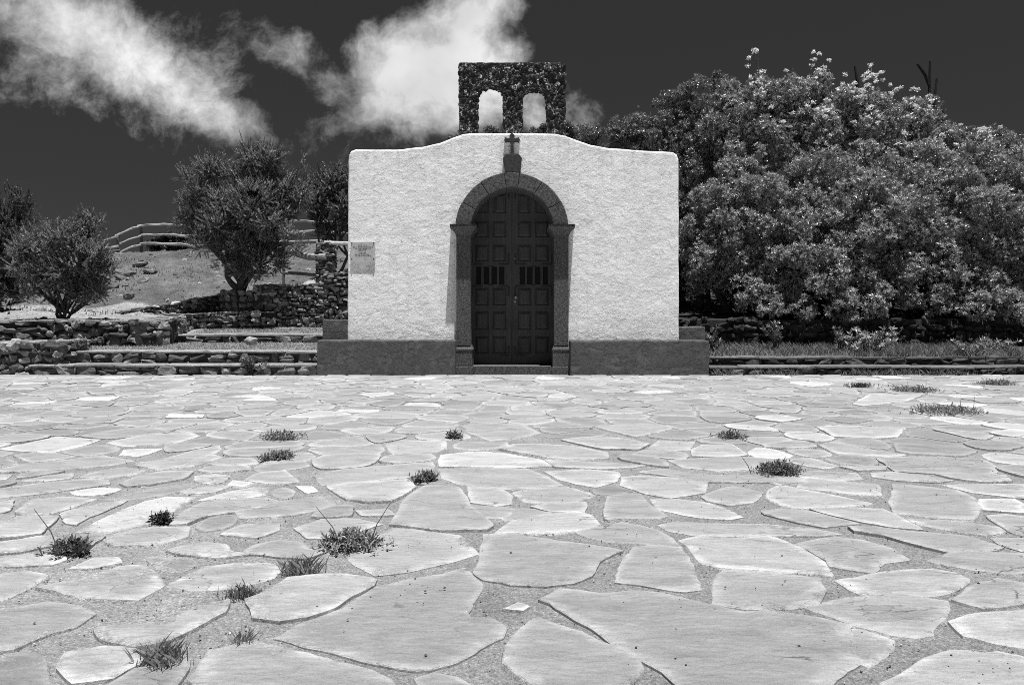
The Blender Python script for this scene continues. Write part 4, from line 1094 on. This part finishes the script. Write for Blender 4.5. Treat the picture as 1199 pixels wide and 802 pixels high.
def shrub(label, blobs, n, stems, tone=(0.05, 0.12), scale=(.7, 1.25), flowers=None, cut=-0.2, group='bushes right of the chapel', lump=.26, lo=.55):
    base = stems[0]; t = empty('leafy_shrub', base, label, 'shrub', group)
    mk = MB()
    for i, b in enumerate(blobs):
        s_ = Vector(stems[i % len(stems)]); c = Vector(b[:3]); limb(mk, s_, c, .07, .015, .07, .15)
        for _ in range(4):
            u = Vector((random.gauss(0, 1), random.gauss(0, 1), random.gauss(.2, 1))).normalized()
            limb(mk, s_.lerp(c, random.uniform(.6, 1)), c + Vector((u.x * b[3], u.y * b[3], u.z * b[4])) * .85, .016, .005, .06, .1)
    pos, u, r, bul = sample_blobs(expand(blobs, 18, .30, .84), int(n * 1.9), lo - .2, lump)
    k = clump_filter(pos, 2.4, cut, 3); pos, u, bul = pos[k], u[k], bul[k]
    dirs = u * .75 + np.array([0, -.05, .55]) + rng.normal(size=pos.shape) * .3
    mc = MB(); sc = rng.uniform(*scale, len(pos)); tn = rng.uniform(*tone, len(pos)); w3 = rng.integers(0, 3, len(pos))
    for j in range(3): scatter(mc, ROS[j], pos[w3 == j], dirs[w3 == j], sc[w3 == j], tn[w3 == j])
    mc.build('crown', 'leaf_mat', t)
    if flowers:
        ppx = CX + pos[:, 0] / pos[:, 1] * F; ppy = HY - (pos[:, 2] - EYE) / pos[:, 1] * F
        lim = np.interp(ppx, [845, 900, 1000, 1060, 1110, 1150], [150, 158, 172, 190, 200, 205])
        ok = np.where((ppy < lim) & (u[:, 2] > .15) & (ppx > 848))[0]
        flowers = [(ppx[q], ppy[q] - rng.uniform(2, 9), pos[q][1] - .08, .22, int(rng.integers(1, 3))) for q in rng.choice(ok, min(330, len(ok)), replace=False)] + flowers
        mf = MB(); ms = mk
        for x, y, Y, hgt, cnt in flowers:
            top_ = Vector(P_(x, y, Y)); bot = top_ - Vector((random.uniform(-.1, .1), 0, hgt))
            limb(ms, bot, top_, .012, .006, .10, .04)
            for q in range(cnt):
                c = top_ + Vector((random.gauss(0, .07), random.gauss(0, .07), random.gauss(-.05, .10)))
                if q: limb(ms, bot.lerp(top_, random.uniform(.5, .9)), c, .005, .004, .12, .05)
                m_ = 22; pp = np.array(c) + rng.normal(size=(m_, 3)) * np.array([.024, .024, .020])
                Tq = np.array(leaf_quad(.03, .014, 0, 1.2) + leaf_quad(.03, .014, 2.1, 1.2) + leaf_quad(.03, .014, 4.2, 1.2))
                scatter(mf, Tq, pp, rng.normal(size=(m_, 3)) * .6 + np.array([0, -.2, .8]), rng.uniform(.7, 1.2, m_), rng.uniform(.6, .85, m_))
        mf.build('flowers', 'petal_mat', t)
    mk.build('trunk_and_stems', 'bark', t, True)  # woody limbs and the separate flower stalks share this mesh
    return t
gz = lambda x, y: hill_z(x, y)
def st(*ps): return [(wx(x, Y), Y, gz(wx(x, Y), Y) - .05) for x, Y in ps]
shrub('broad leafy bush against the chapel\'s right edge with a low overhanging skirt',
    px_blobs([(835, 262, 44, 14.2), (845, 312, 40, 13.9), (885, 252, 48, 14.1), (905, 305, 48, 13.6), (862, 225, 36, 14.6), (930, 268, 48, 13.9), (940, 325, 44, 13.4), (918, 345, 28, 13.4), (820, 330, 22, 14.2), (815, 290, 26, 14.4), (885, 352, 22, 13.2), (935, 362, 20, 13.0), (905, 362, 16, 13.0)]), 11000, st((860, 14.6), (890, 14.4), (930, 14.3)), (.15, .40))
shrub('rounded leafy bush in the middle of the row, right of the broad one',
    px_blobs([(985, 250, 50, 14.0), (1005, 305, 50, 13.5), (1040, 265, 50, 13.8), (1000, 345, 34, 13.3), (1035, 335, 36, 13.4), (960, 215, 42, 14.4), (1020, 210, 42, 14.5), (970, 295, 40, 13.7), (985, 364, 20, 12.9), (1025, 360, 22, 13.0)]), 10500, st((985, 14.4), (1010, 14.2), (1040, 14.5)), (.15, .40))
shrub('large leafy bush at the right end of the row, cut by the picture edge',
    px_blobs([(1090, 245, 54, 14.0), (1085, 310, 44, 13.6), (1140, 275, 56, 13.8), (1130, 335, 36, 13.5), (1150, 220, 50, 14.3), (1190, 255, 54, 14.0), (1190, 320, 46, 13.7), (1080, 205, 38, 14.5), (1235, 280, 60, 14), (1240, 220, 50, 14.3), (1095, 356, 24, 13.1), (1140, 364, 20, 13.0), (1180, 362, 24, 13.1)]), 12500, st((1090, 14.4), (1140, 14.5), (1190, 14.4), (1235, 14.6)), (.15, .39))
random.seed(21)
fl = []
for i in range(60):
    x = random.uniform(845, 1165); ytop = np.interp(x, [845, 880, 930, 985, 1030, 1060, 1090, 1120, 1165], [125, 100, 98, 102, 115, 128, 140, 150, 168])
    fl.append((x, ytop + abs(random.gauss(0, 26)) + random.uniform(-12, 14), random.uniform(15.2, 16.0), random.uniform(.25, .5), random.choice((1, 1, 2, 2, 3))))
fl += [(887, 58, 15.6, .9, 3), (876, 67, 15.6, .6, 3), (955, 70, 15.7, .7, 4), (965, 75, 15.6, .6, 3), (960, 84, 15.5, .5, 5), (1020, 80, 15.7, .8, 4), (1015, 92, 15.7, .6, 4), (1025, 88, 15.6, .6, 3), (1050, 105, 15.6, .5, 4), (1082, 115, 15.6, .5, 5), (1070, 112, 15.6, .5, 4), (1045, 103, 15.5, .3, 3), (928, 80, 15.6, .4, 1)]
shrub('tall shrub crowned with white flower heads above the row of bushes',
    px_blobs([(870, 150, 46, 15.8), (915, 140, 46, 15.7), (960, 145, 48, 15.6), (1005, 160, 48, 15.6), (1050, 175, 46, 15.6), (1095, 190, 42, 15.6), (885, 190, 46, 15.3), (1130, 190, 34, 15.8), (950, 190, 46, 15.2), (855, 118, 20, 15.9), (895, 112, 24, 15.8), (955, 105, 20, 15.8), (1075, 140, 26, 15.8)]), 13000, st((880, 15.8), (950, 15.6), (1020, 15.7), (1090, 15.8)), (.14, .36), flowers=fl, cut=-.25)
shrub('dark leafy tree crown rising behind the chapel\'s right shoulder',
    px_blobs([(690, 165, 20, 17.4), (725, 160, 24, 17.3), (755, 150, 22, 17.2), (790, 145, 34, 17.0), (825, 130, 36, 16.8), (835, 180, 44, 16.4), (800, 190, 40, 16.7), (770, 175, 34, 17.0), (820, 235, 44, 16.0), (845, 100, 14, 16.8), (810, 110, 14, 16.9), (745, 180, 30, 17.2), (700, 185, 26, 17.4)]), 10500, st((800, 17.2), (830, 17.0), (760, 17.6)), (.09, .23), cut=-.15)
shrub('low bush peeping over the wall top behind the bell gable',
    px_blobs([(545, 166, 14, 17.6), (575, 165, 15, 17.6), (600, 166, 15, 17.6), (632, 165, 15, 17.6), (660, 163, 17, 17.6), (580, 158, 7, 17.6), (637, 153, 6, 17.6), (528, 167, 7, 17.6)]), 1800, st((580, 17.7), (640, 17.7)), (.07, .15))
shrub('leafy bush beyond the flowering shrub at the far right',
    px_blobs([(1150, 188, 36, 16.2), (1190, 200, 36, 16.0), (1115, 165, 18, 16.4), (1140, 162, 14, 16.4), (1175, 170, 16, 16.4), (1230, 210, 40, 16), (1205, 190, 22, 16.3)]), 5500, st((1150, 16.4), (1190, 16.3)), (.12, .30))
shrub('dark tangled undergrowth added behind the row of bushes to darken the gaps, above the shaded wall',
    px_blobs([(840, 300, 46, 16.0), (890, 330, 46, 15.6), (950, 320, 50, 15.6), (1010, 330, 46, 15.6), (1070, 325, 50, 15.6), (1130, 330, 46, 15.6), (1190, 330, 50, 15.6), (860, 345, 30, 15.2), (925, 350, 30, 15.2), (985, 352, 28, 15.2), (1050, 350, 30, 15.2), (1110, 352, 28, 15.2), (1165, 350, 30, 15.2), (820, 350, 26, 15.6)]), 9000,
    st((860, 15.8), (930, 15.6), (1000, 15.7), (1080, 15.6), (1160, 15.7)), (.04, .08))  # added so the lit gaps between the bushes turn dark
for lb_, pts in (('tallest bare dark stalk with a bent branch above the flowering shrub', [[(1087, 150), (1088, 118), (1089, 72)], [(1088, 100), (1083, 88), (1074, 75)]]),
                 ('thin bare stalk leaning right of the tallest one', [[(1092, 150), (1094, 115), (1097, 92)]]),
                 ('short bare stalk stub right of the tall stalks', [[(1104, 150), (1104, 140), (1104, 129)]]),
                 ('bare stalk standing among the flower heads near the middle of the shrub', [[(1005, 120), (1004, 95), (1001, 78)]])):
    ds = MB()
    for q_ in pts: ds.tube([P_(a, b, 15.9) for a, b in q_], [.040, .036, .024], 6, .018, .25)
    ds.build('dead_stalk', 'bark', None, False, lb_, 'dead stalk', 'dead stalks above the shrub')
shrub('dark scrub under the far fence rails on the hill crest',
    px_blobs([(190, 288, 12, 24.6), (205, 285, 14, 24.8), (218, 286, 12, 24.7), (178, 292, 8, 24.6)]), 900, st((200, 24.8), (215, 24.8)), (.04, .08), (1.2, 1.9), group='scrub on the hill')

# ------------------------------------------------------------------ grass, plants and weeds
def blades(mb, n, fpos, hgt, w, tone, lean=.5):
    B = []; T = []
    for _ in range(n):
        x, y, z = fpos(); h = random.uniform(*hgt); a = random.uniform(0, 6.28); l_ = random.uniform(0, lean) * h
        ox, oy = math.cos(a), math.sin(a); ww = w * random.uniform(.7, 1.3)
        B += [(x - oy * ww, y + ox * ww, z), (x + oy * ww, y - ox * ww, z), (x + ox * l_ * .45 + oy * ww * .7, y + oy * l_ * .45 - ox * ww * .7, z + h * .6), (x + ox * l_, y + oy * l_, z + h)]
        T += [random.uniform(*tone)] * 4
    V = np.array(B); I = np.arange(len(V)).reshape(-1, 4)
    mb.add(V, [I[:, [0, 1, 2]], I[:, [0, 2, 3]]], np.array(T))
mg = MB()
def fp1():
    x = random.uniform(-9, -3.1); y = random.uniform(11.6, 12.95); return (x, y, hill_z(x, y) - .01)
def fp2():
    x = random.uniform(-6.3, -2.9); y = random.uniform(13.5, 14.2); return (x, y, hill_z(x, y) - .01)
blades(mg, 12000, fp1, (.015, .055), .005, (.14, .42), 1.4); blades(mg, 5000, fp2, (.015, .06), .005, (.14, .42), 1.4)
mg.build('grass', 'grass_mat', kind='stuff', label='short dry grass on the left terraces')
mg = MB()
def fp3():
    while True:
        x = random.uniform(3.1, 10.5); y = random.uniform(11.5, 12.9)
        if noise.noise(Vector((x * .9, y * .9, 3))) > -.25: return (x, y, hill_z(x, y) - .01)
blades(mg, 9000, fp3, (.03, .13), .006, (.08, .26), 1.1)
def fp5():
    while True:
        x = random.uniform(3.1, 10.5); r = random.random()
        if noise.noise(Vector((x * 1.6, 1 + r, 3))) > .02: return (x, random.uniform(11.16, 11.4), .262) if r < .6 else (x, random.uniform(10.56, 10.62), .0)
blades(mg, 2600, fp5, (.03, .14), .006, (.06, .24), 1.3)
mg.build('grass', 'grass_mat', kind='stuff', label='rough grass in the bed right of the chapel')
mg = MB()
def fp4():
    while True:
        x = random.uniform(-17, -4.5); y = random.uniform(15.5, 24)
        if noise.noise(Vector((x * .7, y * .7, 5))) > .05: return (x, y, hill_z(x, y) - .01)
blades(mg, 5000, fp4, (.03, .10), .009, (.08, .22))
mg.build('grass', 'grass_mat', kind='stuff', label='sparse dry grass on the bare slope')

mg = MB()
for _ in range(900):
    x = random.uniform(-17, -4.6); y = random.uniform(15.6, 24) if random.random() < .75 else random.uniform(12.6, 15.6)
    if y < 15.6 and x > -6.7: continue
    r = random.choice((.02, .03, .03, .05, .08)); V = ICO12 * np.array([r, r, r * .6]) * rng.uniform(.7, 1.3, (12, 1)) + np.array([x, y, hill_z(x, y)])
    mg.add(V, [ICO12_F], random.uniform(.08, .34))
mg.build('gravel', 'rubble', kind='stuff', label='loose stones and pebbles strewn over the slope')

def leafy_plant(label, x, Y, h, n, spread, tone=(.10, .26), group='plants in the bed right of the chapel'):
    X = wx(x, Y); z = hill_z(X, Y) if Y > 10.75 else 0.0
    mb = MB(); ms_ = MB(); pos = []; dr = []
    for i in range(n):
        tp = Vector((X + random.gauss(0, spread), Y + random.gauss(0, spread * .6), z + h * random.uniform(.35, 1.0)))
        limb(ms_, (X + random.gauss(0, .05), Y, z - .02), tp, .008, .004, .10, .08)
        for k in range(3):
            pos.append(np.array((X, Y, z)) * (1 - .55 - .22 * k) + np.array(tp) * (.55 + .22 * k)); dr.append((random.gauss(0, .5), random.gauss(-.2, .5), 1))
    t = empty('leafy_plant', (X, Y, z), label, 'plant', group)
    scatter(mb, template_rosette(9, .075, .013, 4), np.array(pos), np.array(dr), rng.uniform(.6, 1.2, len(pos)), rng.uniform(*tone, len(pos)))
    mb.build('leaves', 'leaf_mat', t); ms_.build('stems', 'bark', t)
leafy_plant('small upright leafy plant beside the right side block of the chapel', 838, 11.9, .42, 10, .12)
leafy_plant('leafy plant taller than the grass, below the broad bush', 909, 12.2, .5, 12, .14)
leafy_plant('pale leafy plant spilling over the upper step in the middle of the bed', 1018, 11.75, .42, 26, .30, (.2, .42))
leafy_plant('thin leafy plant left of the pale one', 985, 12.0, .42, 10, .12, (.14, .3))
leafy_plant('low leafy weed growing on the kerb step at the far right', 1136, 11.25, .28, 12, .17, (.14, .3))
leafy_plant('sprawling pale weed at the back of the bed near the right edge', 1165, 12.1, .2, 14, .28, (.14, .34))
leafy_plant('weed growing against the lowest left step', 292, 10.62, .30, 12, .13, (.08, .2), 'weeds on the left steps')

def weed(label, x, y, wpx, hpx, n, tone=(.12, .38), stalks=(), kind_='grass'):
    X, Y = ground_pt(x, y); sx = wpx * Y / F / 2; h = hpx * Y / F; sy = min(sx * .8, 0.28) 
    t = empty('weed_tuft', (X, Y, 0), label, 'weed', 'weeds in the paving joints'); mb = MB()
    ctr = [(random.gauss(0, .28), random.gauss(0, .22), random.uniform(.3, .5)) for _ in range(7)] + [(0, 0, .45)]
    def f():
        cx, cy, cr = random.choice(ctr)
        return (X + (cx + random.gauss(0, cr * .6)) * sx, Y + (cy + random.gauss(0, cr * .6)) * sy, .002)
    bw = max(.0014, .00048 * Y); h *= .62; n = int(n * .62)
    if kind_ == 'grass': blades(mb, int(n * 1.15), f, (h * .35, h * 1.35), bw * 1.1, tone, 1.1)
    else:
        n = int(n * .55); pos = np.array([f() for _ in range(n)])
        rr = ((pos[:, 0] - X) / sx) ** 2 + ((pos[:, 1] - Y) / sy) ** 2
        pos[:, 2] += .004 + h * .45 * rng.uniform(0, 1, n) ** 2 * np.clip(1.1 - rr, .1, 1)
        scatter(mb, template_rosette(6, .024, .0042, 7), pos, rng.normal(size=(n, 3)) * .6 + np.array([0, -.1, 1]), rng.uniform(.5, 1.15, n) * (1 + .05 * Y), rng.uniform(*tone, n))
        blades(mb, n // 2, f, (h * .15, h * .8), bw, tone, 1.0)
    mb.build('blades', 'grass_mat', t)
    for (x0, y0, x1, y1) in stalks:
        m2 = MB(); a, b = ground_pt(x0, y0)[0], (y0 - y1) * Y / F
        m2.tube([(wx(x0, Y), Y, .0), (wx(x0 + (x1 - x0) * .35, Y), Y, b * .5), (wx(x1, Y), Y, b)], [.0022 + .0002 * Y, .0018 + .0001 * Y, .0012], 5, .14); m2.build('dry_stalk', 'bark', t)
weed('dense dark weed mat with two dry stalks beside the large cut slab', 405, 641, 86, 30, 900, (.12, .38), ((400, 638, 370, 590), (432, 636, 458, 582)), 'leaf')
weed('spiky dark grass tuft just left below the weed mat with dry stalks', 350, 672, 48, 26, 420)
weed('spiky grass tuft nearest the bottom left corner of the paving', 192, 781, 66, 36, 520)
weed('small weed with one long straw at the left edge of the paving', 82, 648, 52, 24, 420, (.06, .16), ((70, 640, 40, 588),), 'leaf')
weed('thin weed strip between two buried slabs, left foreground', 282, 699, 70, 13, 420, (.06, .16))
weed('pale dry grass wisp below the thin weed strip', 284, 756, 42, 26, 120, (.2, .4))
weed('round cushion of weed in a joint left of the central slab column', 496, 565, 36, 16, 420, (.09, .28), (), 'leaf')
weed('flat wide weed mat in the left middle distance', 322, 516, 62, 13, 700, (.12, .38), (), 'leaf')
weed('smaller weed mat just below the flat wide one', 328, 539, 46, 12, 460, (.12, .38), (), 'leaf')
weed('tiny weed cushion in line with the door\'s left jamb', 533, 514, 20, 10, 240, (.09, .28), (), 'leaf')
weed('spreading twiggy weed with upright shoots, right of centre', 912, 556, 78, 28, 620, (.07, .2), ((880, 552, 868, 530), (905, 552, 912, 532)), 'leaf')
weed('low dark weed streak beyond the twiggy weed', 855, 514, 50, 8, 320, (.09, .28), (), 'leaf')
weed('largest far weed patch with upright shoots at the right', 1108, 484, 105, 14, 1100, (.12, .38), ((1125, 483, 1124, 464), (1140, 483, 1141, 463), (1085, 482, 1083, 467)), 'leaf')
weed('far weed patch nearer the kerb step than the largest one', 1068, 459, 60, 12, 620, (.12, .38), ((1063, 458, 1063, 443),), 'leaf')
weed('far weed patch by the kerb step near the right edge', 1166, 451, 50, 11, 520, (.12, .38), ((1155, 450, 1155, 441),), 'leaf')
weed('thin dark weed streak between the two furthest patches and the chapel', 1005, 454, 40, 5, 320, (.04, .1), (), 'leaf')
weed('tiny dark weed clump in the joints of the left foreground', 190, 613, 22, 8, 160, (.04, .1), (), 'leaf')
# dead leaves, twigs and grit lying in the joints, nobody could count them
mg = MB()
for _ in range(1100):
    y = random.uniform(0.9, 10.4) ** 1.0; x = random.uniform(-1, 1) * (0.85 * y + .6); s_ = random.uniform(.002, .0065)
    Q = np.array([(-s_, 0, .001), (0, -s_ * .6, .003), (s_, 0, .004), (0, s_ * .7, .010)]); a = random.uniform(0, 6.28)
    V = np.stack([Q[:, 0] * math.cos(a) - Q[:, 1] * math.sin(a) + x, Q[:, 0] * math.sin(a) + Q[:, 1] * math.cos(a) + y, Q[:, 2] * .5 + .012], 1)
    mg.add(V, [np.array([[0, 1, 2], [0, 2, 3], [0, 3, 1], [1, 3, 2]])], random.choice((.04, .07, .1, .3)))
for _ in range(3200):
    y = random.uniform(1.2, 4.6); x = random.uniform(-1, 1) * (0.85 * y + .2); s_ = random.uniform(.0012, .0038)
    V = ICO12[:, :] * np.array([s_, s_, s_ * .7]) * rng.uniform(.6, 1.4, (12, 1)) + np.array([x, y, .006])
    mg.add(V, [ICO12_F], random.choice((.05, .1, .2, .35, .5)))
mg.build('litter', 'rubble', kind='stuff', label='grit and dead leaf bits scattered over the paving')

# ------------------------------------------------------------------ sky, clouds, sun, camera
SUN = Vector((0.058, -0.155, 1.0)).normalized()
el = math.asin(SUN.z); az = math.atan2(SUN.x, SUN.y)
world = bpy.data.worlds.new('World'); scene.world = world; world.use_nodes = True
nt = world.node_tree; w = NT(nt); bg = nt.nodes['Background']
sky = w.n('ShaderNodeTexSky'); sky.sky_type = 'NISHITA'; sky.sun_disc = False
sky.sun_elevation = el; sky.sun_rotation = az; sky.altitude = 2500; sky.air_density = 0.8; sky.dust_density = 0.1; sky.ozone_density = 1.0
sp = w.n('ShaderNodeSeparateColor'); w.l(sky.outputs[0], sp.inputs[0])
SKY_GAIN, BG = 0.235, 0.10
skyv = w.math('MULTIPLY', w.math('POWER', sp.outputs[0], 0.35), SKY_GAIN)          # what black-and-white film sees through a red filter
tc = w.n('ShaderNodeTexCoord'); xyz = w.n('ShaderNodeSeparateXYZ'); w.l(tc.outputs['Generated'], xyz.inputs[0])
dy = w.math('MAXIMUM', xyz.outputs[1], 0.05)
U = w.math('DIVIDE', xyz.outputs[0], dy); Vv = w.math('DIVIDE', xyz.outputs[2], dy)
cmb = w.n('ShaderNodeCombineXYZ'); w.l(U, cmb.inputs[0]); w.l(Vv, cmb.inputs[1]); cloudp = cmb.outputs[0]
# warp the cloud plane a little so the banks get wispy rims
wn = w.n('ShaderNodeTexNoise'); wn.inputs['Scale'].default_value = 9.0; wn.inputs['Detail'].default_value = 5; w.l(cloudp, wn.inputs['Vector'])
wv = w.n('ShaderNodeVectorMath', operation='MULTIPLY_ADD'); w.l(wn.outputs['Color'], wv.inputs[0]); wv.inputs[1].default_value = (.055, .055, 0)
of = w.n('ShaderNodeVectorMath', operation='SUBTRACT'); w.l(cloudp, of.inputs[0]); of.inputs[1].default_value = (.0275, .0275, 0); w.l(of.outputs[0], wv.inputs[2])
sx = w.n('ShaderNodeSeparateXYZ'); w.l(wv.outputs[0], sx.inputs[0])
def bank(x, y, rx, ry, rot, amp):
    cu, cv = (x - CX) / F, (HY - y) / F; c, s = math.cos(math.radians(rot)), math.sin(math.radians(rot))
    du = w.math('SUBTRACT', sx.outputs[0], cu); dv = w.math('SUBTRACT', sx.outputs[1], cv)
    a = w.math('ADD', w.math('MULTIPLY', du, c * F / rx), w.math('MULTIPLY', dv, s * F / rx))
    b = w.math('ADD', w.math('MULTIPLY', du, -s * F / ry), w.math('MULTIPLY', dv, c * F / ry))
    d = w.math('ADD', w.math('MULTIPLY', a, a), w.math('MULTIPLY', b, b))
    return w.math('MULTIPLY', w.math('SUBTRACT', 1.0, d), amp)
banks = [(60, 20, 130, 56, -12, .66), (160, 76, 112, 58, -28, .74), (262, 140, 68, 28, -14, .56), (110, 70, 150, 80, -25, .22), (50, 80, 80, 26, -15, .25), (120, 118, 80, 26, -25, .36), (335, 58, 70, 34, -28, .52), (385, 95, 55, 28, -20, .55), (230, 55, 60, 45, -30, .12),
         (505, 78, 118, 82, 8, 1.25), (545, 22, 78, 42, 0, 1.05), (448, 118, 76, 40, 20, .85), (548, 116, 70, 52, -10, 1.0), (430, 150, 60, 24, 0, .12), (645, 128, 62, 38, -20, .36), (672, 140, 34, 26, -30, .45), (-120, 0, 150, 60, -10, .9), (372, 150, 34, 18, 10, .12)]
m_ = None
for b in banks:
    v = w.math('MAXIMUM', bank(*b), -0.6)
    m_ = v if m_ is None else w.math('SMOOTH_MAX', m_, v, 0.22)
fb = w.noise(wv.outputs[0], 10.0, 13, 0.72, 0.1)
fb2 = w.noise(cloudp, 4.2, 3, 0.5, 0.3)
dens = w.math('ADD', m_, w.math('ADD', w.math('MULTIPLY', w.math('SUBTRACT', fb, 0.5), 2.0), w.math('MULTIPLY', w.math('SUBTRACT', fb2, 0.5), 1.2)))
al = w.ramp(dens, [(0.0, 0.0), (0.12, 0.05), (0.35, 0.25), (0.62, 0.58), (0.85, 0.85), (1.0, 1.0)])
core = w.ramp(w.noise(wv.outputs[0], 5.0, 5, 0.5), [(0.3, 3.9), (0.7, 7.2)])
front = w.math('GREATER_THAN', xyz.outputs[1], 0.06)
al = w.math('MULTIPLY', al, front)
mix = w.math('ADD', w.math('MULTIPLY', skyv, w.math('SUBTRACT', 1.0, al)), w.math('MULTIPLY', core, al))
w.l(mix, bg.inputs['Color']); bg.inputs['Strength'].default_value = BG
world.cycles.sampling_method = 'MANUAL'; world.cycles.sample_map_resolution = 1024

sun = bpy.data.lights.new('sun', 'SUN'); sun.energy = 5.0; sun.angle = math.radians(0.53); sun.color = (1, 1, 1)
so = bpy.data.objects.new('sun', sun); COL.objects.link(so); so.rotation_euler = SUN.to_track_quat('Z', 'Y').to_euler(); so.location = (0, 0, 30)

cam = bpy.data.cameras.new('camera'); cam.sensor_width = 36; cam.lens = 36 * F / 1199; cam.shift_y = -(401 - HY) / 1199; cam.clip_start = 0.05; cam.clip_end = 5000
co_ = bpy.data.objects.new('camera', cam); COL.objects.link(co_); co_.location = (0, 0, EYE); co_.rotation_euler = (math.radians(90), 0, 0); scene.camera = co_

vs = scene.view_settings; vs.view_transform = 'Standard'; vs.look = 'None'; vs.gamma = 1; vs.exposure = 0.53; vs.use_curve_mapping = False
scene.render.engine = 'CYCLES'
cy = scene.cycles; cy.max_bounces = 6; cy.diffuse_bounces = 4; cy.glossy_bounces = 3; cy.transmission_bounces = 4; cy.use_denoising = False; cy.adaptive_threshold = 0.005; cy.filter_width = 0.9
for o in bpy.data.objects:
    if '_o' in o: del o['_o']
